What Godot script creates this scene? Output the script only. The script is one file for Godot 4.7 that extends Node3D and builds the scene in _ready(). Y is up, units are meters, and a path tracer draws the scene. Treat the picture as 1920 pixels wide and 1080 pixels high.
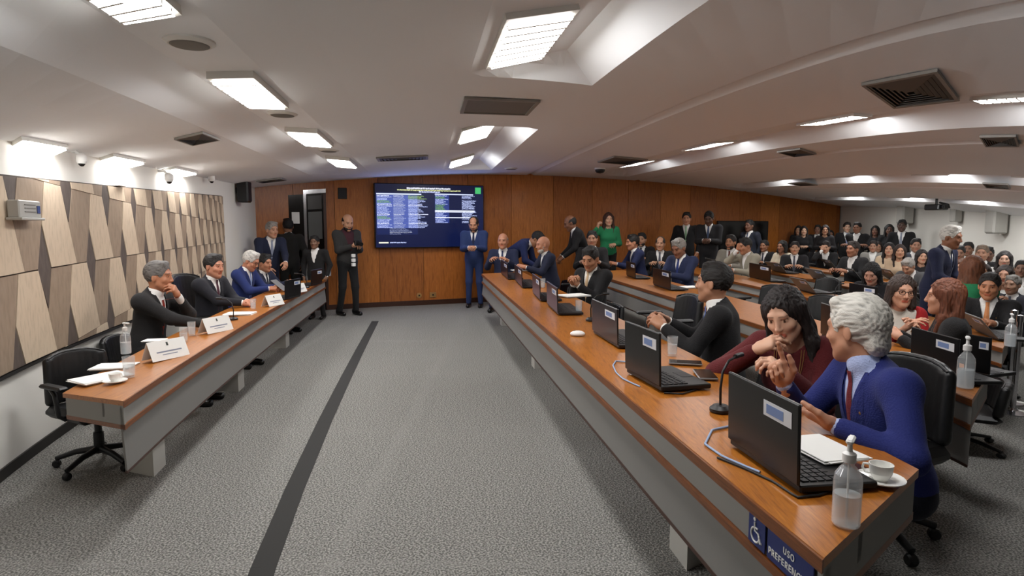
extends Node3D
# A committee room: a dais table by a relief-panelled wall, long desks fanning out on the other side, a timber wall with a video wall at the end.
# Rooms and rows are gently curved in plan, so their courses are given as stations in metres. The room is charted by s (across, from the aisle) and t (along).

const REAR := 0.95
const EXPOSURE := 1.62
const POWER := 1.0
const WASH := 0.7
const GLOW := 9.0
const SCREEN_GLOW := 0.85
const CEILING: PackedVector3Array = [Vector3(-2.737, 1.810, -2.178), Vector3(-2.235, 1.947, -1.766), Vector3(-1.684, 2.139, -1.361), Vector3(-0.996, 2.484, -1.043), Vector3(0.293, 2.720, -0.995), Vector3(1.315, 2.438, -1.345), Vector3(2.026, 2.255, -1.964), Vector3(2.708, 2.151, -2.681), Vector3(3.368, 2.072, -3.413), Vector3(3.999, 2.003, -4.129), Vector3(4.598, 1.940, -4.818), Vector3(5.165, 1.882, -5.474), Vector3(5.701, 1.827, -6.098), Vector3(6.208, 1.775, -6.691), Vector3(6.687, 1.726, -7.253), Vector3(7.142, 1.680, -7.787), Vector3(7.573, 1.636, -8.294), Vector3(7.982, 1.594, -8.776), Vector3(8.371, 1.555, -9.234), Vector3(-2.970, 1.888, -2.686), Vector3(-2.443, 2.032, -2.268), Vector3(-1.849, 2.220, -1.840), Vector3(-1.132, 2.502, -1.477), Vector3(-0.023, 2.720, -1.390), Vector3(1.081, 2.571, -1.779), Vector3(1.896, 2.391, -2.469), Vector3(2.646, 2.277, -3.243), Vector3(3.355, 2.189, -4.019), Vector3(4.025, 2.111, -4.766), Vector3(4.656, 2.041, -5.479), Vector3(5.250, 1.975, -6.153), Vector3(5.809, 1.914, -6.790), Vector3(6.336, 1.857, -7.393), Vector3(6.834, 1.804, -7.962), Vector3(7.304, 1.753, -8.501), Vector3(7.748, 1.705, -9.011), Vector3(8.169, 1.660, -9.495), Vector3(8.569, 1.616, -9.954), Vector3(-3.206, 1.956, -3.349), Vector3(-2.654, 2.100, -2.971), Vector3(-2.015, 2.271, -2.594), Vector3(-1.243, 2.469, -2.296), Vector3(-0.255, 2.617, -2.257), Vector3(0.794, 2.579, -2.631), Vector3(1.710, 2.475, -3.290), Vector3(2.537, 2.378, -4.049), Vector3(3.303, 2.290, -4.819), Vector3(4.018, 2.210, -5.567), Vector3(4.686, 2.135, -6.280), Vector3(5.312, 2.066, -6.956), Vector3(5.898, 2.000, -7.594), Vector3(6.448, 1.938, -8.197), Vector3(6.966, 1.880, -8.765), Vector3(7.454, 1.826, -9.302), Vector3(7.913, 1.774, -9.810), Vector3(8.348, 1.725, -10.290), Vector3(8.759, 1.679, -10.746), Vector3(-3.437, 2.010, -4.166), Vector3(-2.862, 2.149, -3.869), Vector3(-2.188, 2.299, -3.600), Vector3(-1.388, 2.446, -3.432), Vector3(-0.452, 2.547, -3.480), Vector3(0.546, 2.564, -3.822), Vector3(1.502, 2.519, -4.398), Vector3(2.390, 2.449, -5.088), Vector3(3.212, 2.373, -5.813), Vector3(3.974, 2.296, -6.531), Vector3(4.683, 2.221, -7.224), Vector3(5.344, 2.150, -7.885), Vector3(5.962, 2.082, -8.512), Vector3(6.539, 2.017, -9.104), Vector3(7.080, 1.956, -9.664), Vector3(7.588, 1.898, -10.192), Vector3(8.066, 1.843, -10.692), Vector3(8.516, 1.791, -11.164), Vector3(8.941, 1.742, -11.611), Vector3(-3.662, 2.052, -5.116), Vector3(-3.067, 2.183, -4.920), Vector3(-2.373, 2.317, -4.773), Vector3(-1.564, 2.438, -4.730), Vector3(-0.650, 2.524, -4.855), Vector3(0.323, 2.558, -5.186), Vector3(1.293, 2.544, -5.693), Vector3(2.219, 2.498, -6.309), Vector3(3.087, 2.437, -6.972), Vector3(3.896, 2.368, -7.644), Vector3(4.647, 2.297, -8.302), Vector3(5.346, 2.226, -8.936), Vector3(5.998, 2.158, -9.541), Vector3(6.605, 2.091, -10.115), Vector3(7.172, 2.028, -10.658), Vector3(7.704, 1.968, -11.172), Vector3(8.202, 1.910, -11.657), Vector3(8.670, 1.856, -12.117), Vector3(9.111, 1.804, -12.551), Vector3(-3.880, 2.084, -6.168), Vector3(-3.270, 2.207, -6.076), Vector3(-2.563, 2.327, -6.042), Vector3(-1.753, 2.434, -6.101), Vector3(-0.851, 2.514, -6.292), Vector3(0.109, 2.555, -6.628), Vector3(1.083, 2.559, -7.094), Vector3(2.033, 2.532, -7.651), Vector3(2.937, 2.485, -8.257), Vector3(3.786, 2.426, -8.879), Vector3(4.579, 2.362, -9.497), Vector3(5.317, 2.294, -10.097), Vector3(6.005, 2.227, -10.673), Vector3(6.644, 2.161, -11.223), Vector3(7.241, 2.097, -11.744), Vector3(7.798, 2.035, -12.238), Vector3(8.320, 1.976, -12.706), Vector3(8.808, 1.920, -13.148), Vector3(9.267, 1.866, -13.566), Vector3(-4.091, 2.108, -7.295), Vector3(-3.470, 2.223, -7.300), Vector3(-2.756, 2.334, -7.363), Vector3(-1.947, 2.432, -7.508), Vector3(-1.054, 2.507, -7.754), Vector3(-0.103, 2.553, -8.106), Vector3(0.872, 2.568, -8.554), Vector3(1.837, 2.555, -9.072), Vector3(2.768, 2.521, -9.633), Vector3(3.652, 2.473, -10.211), Vector3(4.483, 2.416, -10.788), Vector3(5.260, 2.354, -11.353), Vector3(5.983, 2.290, -11.899), Vector3(6.657, 2.226, -12.420), Vector3(7.285, 2.162, -12.917), Vector3(7.870, 2.100, -13.388), Vector3(8.417, 2.039, -13.834), Vector3(8.928, 1.982, -14.256), Vector3(9.407, 1.926, -14.654), Vector3(-4.296, 2.127, -8.475), Vector3(-3.667, 2.235, -8.567), Vector3(-2.949, 2.338, -8.715), Vector3(-2.142, 2.429, -8.932), Vector3(-1.257, 2.502, -9.227), Vector3(-0.313, 2.551, -9.601), Vector3(0.660, 2.573, -10.045), Vector3(1.635, 2.571, -10.542), Vector3(2.586, 2.549, -11.072), Vector3(3.499, 2.511, -11.615), Vector3(4.363, 2.462, -12.158), Vector3(5.175, 2.406, -12.691), Vector3(5.935, 2.346, -13.206), Vector3(6.643, 2.284, -13.699), Vector3(7.304, 2.222, -14.169), Vector3(7.919, 2.160, -14.615), Vector3(8.493, 2.100, -15.038), Vector3(9.029, 2.041, -15.437), Vector3(9.530, 1.985, -15.814), Vector3(-4.497, 2.140, -9.691), Vector3(-3.862, 2.243, -9.862), Vector3(-3.142, 2.340, -10.084), Vector3(-2.338, 2.427, -10.364), Vector3(-1.459, 2.497, -10.705), Vector3(-0.523, 2.548, -11.105), Vector3(0.448, 2.576, -11.555), Vector3(1.428, 2.583, -12.043), Vector3(2.394, 2.570, -12.554), Vector3(3.330, 2.541, -13.073), Vector3(4.224, 2.500, -13.589), Vector3(5.068, 2.451, -14.094), Vector3(5.862, 2.396, -14.582), Vector3(6.605, 2.338, -15.049), Vector3(7.298, 2.278, -15.493), Vector3(7.945, 2.217, -15.914), Vector3(8.547, 2.158, -16.312), Vector3(9.110, 2.099, -16.688), Vector3(9.634, 2.042, -17.043), Vector3(-4.694, 2.151, -10.934), Vector3(-4.055, 2.248, -11.175), Vector3(-3.335, 2.341, -11.462), Vector3(-2.534, 2.424, -11.798), Vector3(-1.662, 2.493, -12.183), Vector3(-0.732, 2.545, -12.611), Vector3(0.236, 2.577, -13.075), Vector3(1.218, 2.590, -13.564), Vector3(2.195, 2.585, -14.066), Vector3(3.149, 2.565, -14.570), Vector3(4.068, 2.532, -15.068), Vector3(4.942, 2.489, -15.551), Vector3(5.768, 2.440, -16.016), Vector3(6.543, 2.386, -16.459), Vector3(7.269, 2.329, -16.880), Vector3(7.947, 2.270, -17.277), Vector3(8.579, 2.212, -17.652), Vector3(9.169, 2.154, -18.004), Vector3(9.720, 2.096, -18.335)]
const LEFT_WALL: PackedVector3Array = [Vector3(-2.270, -1.797, 0.770), Vector3(-2.597, -2.344, 0.770), Vector3(-2.903, -3.058, 0.780), Vector3(-3.187, -3.943, 0.791), Vector3(-3.446, -4.965, 0.802), Vector3(-3.679, -6.077, 0.813), Vector3(-3.890, -7.240, 0.825), Vector3(-4.082, -8.427, 0.836), Vector3(-4.259, -9.618, 0.847), Vector3(-4.427, -10.813, 0.857), Vector3(-4.630, -12.111, 0.857)]
const BACK_WALL: PackedVector3Array = [Vector3(-4.553, -10.492, 0.851), Vector3(-3.977, -10.856, 0.875), Vector3(-3.284, -11.211, 0.904), Vector3(-2.492, -11.590, 0.932), Vector3(-1.604, -11.915, 0.963), Vector3(-0.670, -12.317, 0.985), Vector3(0.299, -12.778, 0.998), Vector3(1.290, -13.348, 0.997), Vector3(2.284, -13.929, 0.990), Vector3(3.249, -14.455, 0.980), Vector3(4.177, -14.973, 0.966), Vector3(5.066, -15.492, 0.947), Vector3(5.895, -15.963, 0.928), Vector3(6.657, -16.374, 0.909), Vector3(7.349, -16.722, 0.891), Vector3(7.979, -17.029, 0.874), Vector3(8.557, -17.311, 0.857), Vector3(9.089, -17.572, 0.840), Vector3(9.568, -17.792, 0.825), Vector3(9.991, -17.964, 0.812)]
const RIGHT_WALL: PackedVector3Array = [Vector3(7.906, -8.682, 0.660), Vector3(8.250, -9.550, 0.660), Vector3(8.466, -10.360, 0.680), Vector3(8.659, -11.230, 0.702), Vector3(8.840, -12.178, 0.724), Vector3(9.005, -13.202, 0.745), Vector3(9.151, -14.296, 0.767), Vector3(9.274, -15.455, 0.789), Vector3(9.371, -16.672, 0.811), Vector3(9.460, -17.974, 0.831), Vector3(9.699, -19.684, 0.831)]
const STRIP: PackedVector3Array = [Vector3(-0.890, 0.000, -1.680), Vector3(-1.003, 0.000, -2.101), Vector3(-1.113, 0.000, -2.611), Vector3(-1.264, 0.000, -3.432), Vector3(-1.475, 0.000, -4.730), Vector3(-1.681, 0.000, -6.101), Vector3(-1.885, 0.000, -7.508), Vector3(-2.086, 0.000, -8.932), Vector3(-2.206, 0.000, -9.790)]
const DESKS := [
	[[Vector3(-1.914, 0.666, -2.948), Vector3(-2.403, 0.634, -3.207), Vector3(-2.023, 0.667, -3.482), Vector3(-2.520, 0.637, -3.694), Vector3(-2.161, 0.669, -4.238), Vector3(-2.666, 0.640, -4.387), Vector3(-2.315, 0.670, -5.160), Vector3(-2.826, 0.643, -5.243), Vector3(-2.483, 0.672, -6.243), Vector3(-2.999, 0.647, -6.258), Vector3(-2.646, 0.674, -7.341), Vector3(-3.162, 0.651, -7.295), Vector3(-2.823, 0.676, -8.584), Vector3(-3.337, 0.656, -8.472), Vector3(-2.997, 0.678, -9.826), Vector3(-3.504, 0.660, -9.651)], "long timber-topped dais table with grey fascia before the relief panel", "", -1.0, 0.35, [1.22, 3.43, 5.3]],
	[[Vector3(0.739, 0.739, -1.382), Vector3(1.329, 0.731, -1.935), Vector3(0.664, 0.739, -1.887), Vector3(1.281, 0.732, -2.405), Vector3(0.556, 0.738, -2.641), Vector3(1.200, 0.733, -3.097), Vector3(0.438, 0.738, -3.479), Vector3(1.100, 0.734, -3.884), Vector3(0.294, 0.738, -4.504), Vector3(0.969, 0.736, -4.871), Vector3(0.127, 0.738, -5.703), Vector3(0.808, 0.737, -6.048), Vector3(-0.062, 0.738, -7.066), Vector3(0.620, 0.739, -7.399), Vector3(-0.273, 0.738, -8.584), Vector3(0.409, 0.741, -8.910), Vector3(-0.504, 0.737, -10.250), Vector3(0.174, 0.743, -10.571)], "long timber-topped front desk lined with laptops along the aisle", "", 1.0, 0.40, [1.87, 5.55, 7.45]],
	[[Vector3(2.203, 0.699, -2.867), Vector3(2.782, 0.674, -3.509), Vector3(2.191, 0.703, -3.320), Vector3(2.788, 0.679, -3.960), Vector3(2.152, 0.707, -3.961), Vector3(2.774, 0.684, -4.582), Vector3(2.088, 0.711, -4.688), Vector3(2.735, 0.690, -5.283), Vector3(1.989, 0.715, -5.617), Vector3(2.662, 0.697, -6.178), Vector3(1.852, 0.720, -6.745), Vector3(2.549, 0.704, -7.272), Vector3(1.678, 0.726, -8.060), Vector3(2.393, 0.713, -8.559), Vector3(1.471, 0.733, -9.544), Vector3(2.197, 0.723, -10.019), Vector3(1.300, 0.738, -10.731), Vector3(2.029, 0.730, -11.191)], "second long timber-topped desk, behind the row of front chairs", "", 1.0, 0.40, [1.0, 3.5, 6]],
	[[Vector3(3.552, 0.644, -4.372), Vector3(4.036, 0.628, -4.918), Vector3(3.579, 0.651, -4.820), Vector3(4.076, 0.635, -5.363), Vector3(3.594, 0.658, -5.423), Vector3(4.107, 0.644, -5.955), Vector3(3.587, 0.666, -6.093), Vector3(4.119, 0.652, -6.607), Vector3(3.551, 0.675, -6.945), Vector3(4.107, 0.662, -7.434), Vector3(3.477, 0.685, -7.993), Vector3(4.060, 0.673, -8.451), Vector3(3.358, 0.696, -9.234), Vector3(3.969, 0.686, -9.662), Vector3(3.191, 0.709, -10.656), Vector3(3.829, 0.700, -11.057), Vector3(3.039, 0.719, -11.804), Vector3(3.693, 0.711, -12.189)], "third long timber-topped desk, where the man with an orange tie sits", "", 1.0, 0.40, [1.0, 3.5, 6]],
	[[Vector3(4.749, 0.612, -5.945), Vector3(5.170, 0.600, -6.416), Vector3(4.822, 0.624, -6.705), Vector3(5.259, 0.612, -7.166), Vector3(4.859, 0.633, -7.336), Vector3(5.309, 0.622, -7.786), Vector3(4.879, 0.644, -8.133), Vector3(5.348, 0.632, -8.567), Vector3(4.871, 0.656, -9.112), Vector3(5.364, 0.645, -9.526), Vector3(4.825, 0.670, -10.283), Vector3(5.347, 0.659, -10.675), Vector3(4.731, 0.685, -11.643), Vector3(5.284, 0.674, -12.016), Vector3(4.628, 0.697, -12.757), Vector3(5.204, 0.687, -13.121)], "fourth long timber-topped desk in the rear of the room", "", 1.0, 0.40, [1.0, 3.5]],
	[[Vector3(5.824, 0.588, -7.445), Vector3(6.206, 0.577, -7.866), Vector3(5.876, 0.594, -7.825), Vector3(6.264, 0.583, -8.241), Vector3(5.943, 0.604, -8.430), Vector3(6.341, 0.593, -8.836), Vector3(6.006, 0.615, -9.189), Vector3(6.416, 0.604, -9.582), Vector3(6.053, 0.628, -10.120), Vector3(6.481, 0.617, -10.494), Vector3(6.074, 0.642, -11.237), Vector3(6.523, 0.631, -11.590), Vector3(6.056, 0.658, -12.547), Vector3(6.532, 0.647, -12.878), Vector3(6.012, 0.671, -13.633), Vector3(6.511, 0.660, -13.950)], "fifth and last timber-topped desk, nearest the pale wall", "", 1.0, 0.40, [1.0, 3.5]]]
const SIGN_AT := Vector3(0.716, 0.654, -1.567)
const SIGN_TURN := -1.4225
const CHAIRS := [
	[Vector3(-2.640, 0.000, -3.804), 1.105, Vector3(0.837, 0.837, 0.837), "empty black leather chair drawn up to the near end of the dais table", "", false],
	[Vector3(-3.314, 0.000, -6.645), 1.449, Vector3(1.151, 1.151, 1.151), "high-backed black leather chair of the man holding a pen", "", true],
	[Vector3(1.764, 0.000, -2.921), -1.171, Vector3(1.007, 1.007, 1.007), "black leather chair of the white-haired man in a blue suit", "", true],
	[Vector3(1.426, 0.000, -5.644), -1.349, Vector3(1.020, 1.020, 1.020), "empty black leather chair at the front desk between two men in dark suits", "", false],
	[Vector3(0.962, 0.000, -8.873), -1.295, Vector3(0.984, 0.984, 0.984), "empty black chair at the front desk behind the bald bearded man", "", false],
	[Vector3(3.133, 0.000, -6.375), -1.130, Vector3(0.910, 0.910, 0.910), "empty dark chair at the second desk behind the woman in maroon", "", false],
	[Vector3(3.033, 0.000, -7.457), -1.197, Vector3(0.922, 0.922, 0.922), "empty dark chair at the second desk before the men in cream suits", "", false],
	[Vector3(4.528, 0.000, -6.973), -0.903, Vector3(0.854, 0.854, 0.854), "dark leather chair standing empty behind the woman in the red blazer", "", false],
	[Vector3(4.478, 0.000, -8.884), -1.026, Vector3(0.886, 0.886, 0.886), "dark leather chair standing empty before the man in the cream jacket", "", false]]
const ITEMS := [
	["laptop", Vector3(0.935, 0.742, -1.945), 1.710, Vector3(1.168, 1.000, 1.000), "open black laptop with a blue-and-white sticker at the end of the front desk", ""],
	["laptop", Vector3(0.787, 0.742, -3.057), 1.799, Vector3(1.116, 1.050, 1.050), "open black laptop facing the man with a blue tie", ""],
	["laptop", Vector3(0.758, 0.742, -4.182), 1.716, Vector3(1.659, 0.950, 0.950), "open black laptop facing the empty chair at the front desk", ""],
	["laptop", Vector3(0.494, 0.743, -5.712), 1.648, Vector3(1.940, 0.900, 0.900), "open black laptop before the man clasping his hands", ""],
	["laptop", Vector3(0.386, 0.743, -6.717), 1.646, Vector3(1.969, 0.900, 0.900), "open black laptop beside the loose sheets at the front desk", ""],
	["laptop", Vector3(0.203, 0.744, -8.280), 1.654, Vector3(2.971, 0.900, 0.900), "open black laptop before the bald bearded man", ""],
	["laptop", Vector3(-0.004, 0.744, -9.554), 1.679, Vector3(3.110, 0.900, 0.900), "open black laptop near the far end of the front desk", ""],
	["laptop", Vector3(2.440, 0.700, -3.319), 1.537, Vector3(1.119, 0.900, 0.900), "open black laptop with a white sticker on the second desk by the pump bottle", ""],
	["laptop", Vector3(2.714, 0.686, -3.416), 1.897, Vector3(0.387, 0.850, 0.850), "open black laptop at the near end of the second desk", ""],
	["laptop", Vector3(2.401, 0.707, -4.326), 1.459, Vector3(0.924, 0.950, 0.950), "open black laptop on the second desk behind the white-haired man", ""],
	["laptop", Vector3(1.968, 0.731, -9.534), 1.624, Vector3(1.594, 0.900, 0.900), "open black laptop before the man in profile at the second desk", ""],
	["laptop", Vector3(2.069, 0.725, -7.985), 1.639, Vector3(2.057, 0.900, 0.900), "open black laptop before the grey-haired man at the second desk", ""],
	["laptop", Vector3(4.006, 0.691, -9.609), 1.544, Vector3(2.482, 0.900, 0.900), "open dark laptop with a blue sticker before the man in a cream jacket", ""],
	["laptop", Vector3(3.911, 0.667, -6.609), 1.624, Vector3(1.371, 0.850, 0.850), "open dark laptop with a blue sticker before the woman with long black hair", ""],
	["grey_laptop", Vector3(3.928, 0.643, -4.856), 1.230, Vector3(1.279, 0.800, 0.800), "grey laptop the man with an orange tie is typing on", ""],
	["grey_laptop", Vector3(4.895, 0.639, -7.233), 1.275, Vector3(1.490, 0.850, 0.850), "first open grey laptop from the near end of the fourth desk", "open laptops on the rear desks"],
	["grey_laptop", Vector3(5.044, 0.665, -9.746), 1.495, Vector3(1.726, 0.850, 0.850), "second open grey laptop from the near end of the fourth desk", "open laptops on the rear desks"],
	["grey_laptop", Vector3(5.050, 0.681, -11.313), 1.507, Vector3(2.005, 0.850, 0.850), "third open grey laptop from the near end of the fourth desk", "open laptops on the rear desks"],
	["grey_laptop", Vector3(3.908, 0.679, -7.834), 1.520, Vector3(1.333, 0.850, 0.850), "first open grey laptop from the near end of the third desk", "open laptops on the rear desks"],
	["grey_laptop", Vector3(4.157, 0.708, -12.080), 1.484, Vector3(2.387, 0.850, 0.850), "second open grey laptop from the near end of the third desk", "open laptops on the rear desks"],
	["grey_laptop", Vector3(3.664, 0.722, -12.784), 1.576, Vector3(2.194, 0.850, 0.850), "third open grey laptop from the near end of the third desk", "open laptops on the rear desks"],
	["grey_laptop", Vector3(6.625, 0.620, -10.508), 1.304, Vector3(2.335, 0.850, 0.850), "first open grey laptop from the near end of the fifth desk", "open laptops on the rear desks"],
	["grey_laptop", Vector3(5.904, 0.644, -10.331), 1.399, Vector3(1.668, 0.850, 0.850), "second open grey laptop from the near end of the fifth desk", "open laptops on the rear desks"],
	["grey_laptop", Vector3(7.209, 0.628, -12.508), 1.355, Vector3(1.985, 0.850, 0.850), "third open grey laptop from the near end of the fifth desk", "open laptops on the rear desks"],
	["grey_laptop", Vector3(6.901, 0.646, -13.070), 1.398, Vector3(2.169, 0.850, 0.850), "fourth open grey laptop from the near end of the fifth desk", "open laptops on the rear desks"],
	["grey_laptop", Vector3(6.822, 0.663, -14.309), 1.399, Vector3(2.645, 0.850, 0.850), "fifth open grey laptop from the near end of the fifth desk", "open laptops on the rear desks"],
	["bottle", Vector3(0.877, 0.742, -1.543), 2.505, Vector3(0.935, 0.935, 0.935), "clear pump bottle of gel at the near corner of the front desk", ""],
	["bottle", Vector3(2.321, 0.699, -3.080), 2.552, Vector3(1.066, 1.066, 1.066), "milky pump bottle at the near end of the second desk", ""],
	["bottle", Vector3(3.670, 0.643, -4.458), 2.599, Vector3(0.980, 0.980, 0.980), "pump bottle at the near end of the third desk", ""],
	["cup", Vector3(1.134, 0.739, -1.820), 2.308, Vector3(0.980, 0.980, 0.980), "white cup and saucer beside the pump bottle on the front desk", ""],
	["papers", Vector3(1.045, 0.769, -2.004), -2.893, Vector3(0.786, 0.786, 0.786), "white sheets lying on the keyboard of the near laptop", ""],
	["mic", Vector3(0.884, 0.742, -2.540), 2.320, Vector3(0.984, 0.984, 0.984), "gooseneck microphone beside the near laptop on the front desk", ""],
	["glass", Vector3(0.973, 0.740, -3.668), 1.952, Vector3(0.982, 0.982, 0.982), "water glass in front of the man with a blue tie", ""],
	["phone", Vector3(1.015, 0.740, -3.162), 3.027, Vector3(1.276, 1.276, 1.276), "dark phone lying on the front desk before the woman in maroon", ""],
	["phone", Vector3(0.992, 0.740, -3.451), 1.326, Vector3(1.178, 1.178, 1.178), "dark phone with keys beside the water glass", ""],
	["mouse", Vector3(0.471, 0.743, -4.349), 1.467, Vector3(0.985, 0.985, 0.985), "white mouse on the front desk by the third laptop", ""],
	["mic", Vector3(0.657, 0.742, -5.052), 2.058, Vector3(0.984, 0.984, 0.984), "gooseneck microphone behind the third laptop of the front desk", ""],
	["papers", Vector3(0.690, 0.742, -6.853), 2.061, Vector3(1.083, 1.083, 1.083), "large white sheets spread before the man clasping his hands", ""],
	["cup", Vector3(0.765, 0.742, -4.781), 1.879, Vector3(0.983, 0.983, 0.983), "white cup by the laptop facing the empty chair", ""],
	["glass", Vector3(0.395, 0.744, -7.802), 1.812, Vector3(0.986, 0.986, 0.986), "water glass among papers near the bald bearded man", ""],
	["papers", Vector3(0.141, 0.747, -10.794), 1.791, Vector3(0.991, 0.991, 0.991), "loose white sheets at the far end of the front desk", ""],
	["glass", Vector3(0.602, 0.742, -5.491), 1.848, Vector3(0.985, 0.985, 0.985), "small glass beside the laptop of the man clasping his hands", ""],
	["papers", Vector3(2.560, 0.693, -3.889), 2.547, Vector3(0.551, 0.551, 0.551), "small white sheet before the woman in the red blazer", ""],
	["cup", Vector3(2.131, 0.723, -8.778), 1.929, Vector3(0.959, 0.959, 0.959), "white cup before the grey-haired man at the second desk", ""],
	["papers", Vector3(2.328, 0.717, -8.073), 1.959, Vector3(0.950, 0.950, 0.950), "papers under the hands of the grey-haired man", ""],
	["phone", Vector3(2.459, 0.702, -4.694), 2.812, Vector3(1.116, 1.116, 1.116), "blue-edged phone lying at the second desk behind the woman in maroon", ""],
	["mic", Vector3(3.661, 0.675, -6.909), 2.135, Vector3(0.895, 0.895, 0.895), "gooseneck microphone on the third desk near the grey laptops", ""],
	["mic", Vector3(2.227, 0.715, -6.876), 1.984, Vector3(0.949, 0.949, 0.949), "gooseneck microphone on the second desk behind the man with a blue tie", ""],
	["papers", Vector3(-2.364, 0.647, -3.460), 2.652, Vector3(0.901, 0.901, 0.901), "sheaf of white sheets at the near end of the dais table", ""],
	["papers", Vector3(-2.484, 0.645, -3.766), 1.768, Vector3(0.769, 0.769, 0.769), "open folder of sheets behind the sheaf on the dais table", ""],
	["cup", Vector3(-2.214, 0.656, -3.353), 1.297, Vector3(0.870, 0.870, 0.870), "white cup and saucer at the near end of the dais table", ""],
	["glass", Vector3(-2.202, 0.659, -3.463), 1.320, Vector3(1.005, 1.005, 1.005), "water glass beside the pump bottle on the dais table", ""],
	["bottle", Vector3(-2.691, 0.639, -4.213), 1.328, Vector3(0.889, 0.889, 0.889), "clear pump bottle by the empty chair at the dais table", ""],
	["card", Vector3(-2.271, 0.663, -3.965), 1.136, Vector3(0.878, 0.878, 0.878), "white name card before the man resting his chin", ""],
	["card", Vector3(-2.428, 0.666, -4.971), 1.211, Vector3(0.883, 0.883, 0.883), "white name card before the man holding a pen", ""],
	["card", Vector3(-2.584, 0.674, -6.582), 1.288, Vector3(0.849, 0.849, 0.849), "white name card before the white-haired man in glasses", ""],
	["card", Vector3(-2.767, 0.677, -7.911), 1.320, Vector3(0.808, 0.808, 0.808), "white name card before the dark-haired man at the dais", ""],
	["glass", Vector3(-2.464, 0.659, -4.544), 1.411, Vector3(0.917, 0.917, 0.917), "water glass between the first two name cards", ""],
	["glass", Vector3(-2.548, 0.658, -4.822), 1.424, Vector3(0.915, 0.915, 0.915), "second water glass behind the first on the dais table", ""],
	["papers", Vector3(-2.670, 0.665, -5.964), 1.689, Vector3(0.881, 0.881, 0.881), "thick white papers before the man holding a pen", ""],
	["glass", Vector3(-2.694, 0.667, -6.335), 1.509, Vector3(0.884, 0.884, 0.884), "water glass before the white-haired man in glasses", ""],
	["laptop", Vector3(-2.699, 0.675, -7.222), -1.694, Vector3(1.105, 0.850, 0.850), "dark laptop facing the white-haired man at the dais", ""],
	["laptop", Vector3(-2.938, 0.678, -8.852), -1.663, Vector3(1.109, 0.853, 0.853), "dark laptop facing the dark-haired man at the dais", ""],
	["bottle", Vector3(-3.122, 0.682, -10.436), 1.601, Vector3(0.994, 0.994, 0.994), "clear pump bottle at the far end of the dais table", ""],
	["mic", Vector3(-2.846, 0.678, -8.458), -1.567, Vector3(0.899, 0.899, 0.899), "gooseneck microphone at the far end of the dais table", ""],
	["mic", Vector3(-2.573, 0.666, -5.610), -1.660, Vector3(0.882, 0.882, 0.882), "gooseneck microphone before the man holding a pen", ""],
	["papers", Vector3(-2.761, 0.643, -4.674), 1.753, Vector3(0.511, 0.511, 0.511), "booklet with a green cover before the man resting his chin", ""]]
const CABLES := [
	[[Vector3(0.864, 0.742, -2.344), Vector3(0.769, 0.743, -2.292), Vector3(0.693, 0.743, -2.136), Vector3(0.716, 0.743, -2.018), Vector3(0.763, 0.743, -1.926), Vector3(0.789, 0.743, -1.883)], 0.0045, "cable_blue", "blue cable curling from the near laptop across the front desk"],
	[[Vector3(0.695, 0.743, -2.008), Vector3(0.751, 0.743, -1.917), Vector3(0.802, 0.742, -1.813), Vector3(0.824, 0.742, -1.702), Vector3(0.902, 0.742, -1.720), Vector3(1.033, 0.741, -1.817)], 0.0040, "cable_black", "black cord running along the near laptop"],
	[[Vector3(0.678, 0.742, -3.482), Vector3(0.605, 0.743, -3.510), Vector3(0.557, 0.743, -3.223), Vector3(0.599, 0.743, -2.999), Vector3(0.626, 0.742, -2.938)], 0.0040, "cable_blue", "blue cable looped beside the second laptop of the front desk"],
	[[Vector3(2.178, 0.707, -3.367), Vector3(2.126, 0.709, -3.217), Vector3(2.171, 0.706, -3.115), Vector3(2.234, 0.703, -3.105)], 0.0035, "cable_blue", "pale cable behind the laptop on the second desk"],
	[[Vector3(0.715, 0.742, -2.822), Vector3(0.798, 0.742, -2.805), Vector3(0.903, 0.741, -2.902), Vector3(0.977, 0.740, -3.060)], 0.0040, "cable_black", "black cord trailing from the second laptop"]]
const POSTS := [[Vector3(4.304, 0.000, -5.208), 0.824, 0.92, "chrome barrier post standing past the near end of the third desk"], [Vector3(4.111, 0.000, -4.912), 0.839, 0.9, "chrome barrier post right beside the pump bottle of the third desk"]]
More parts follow.
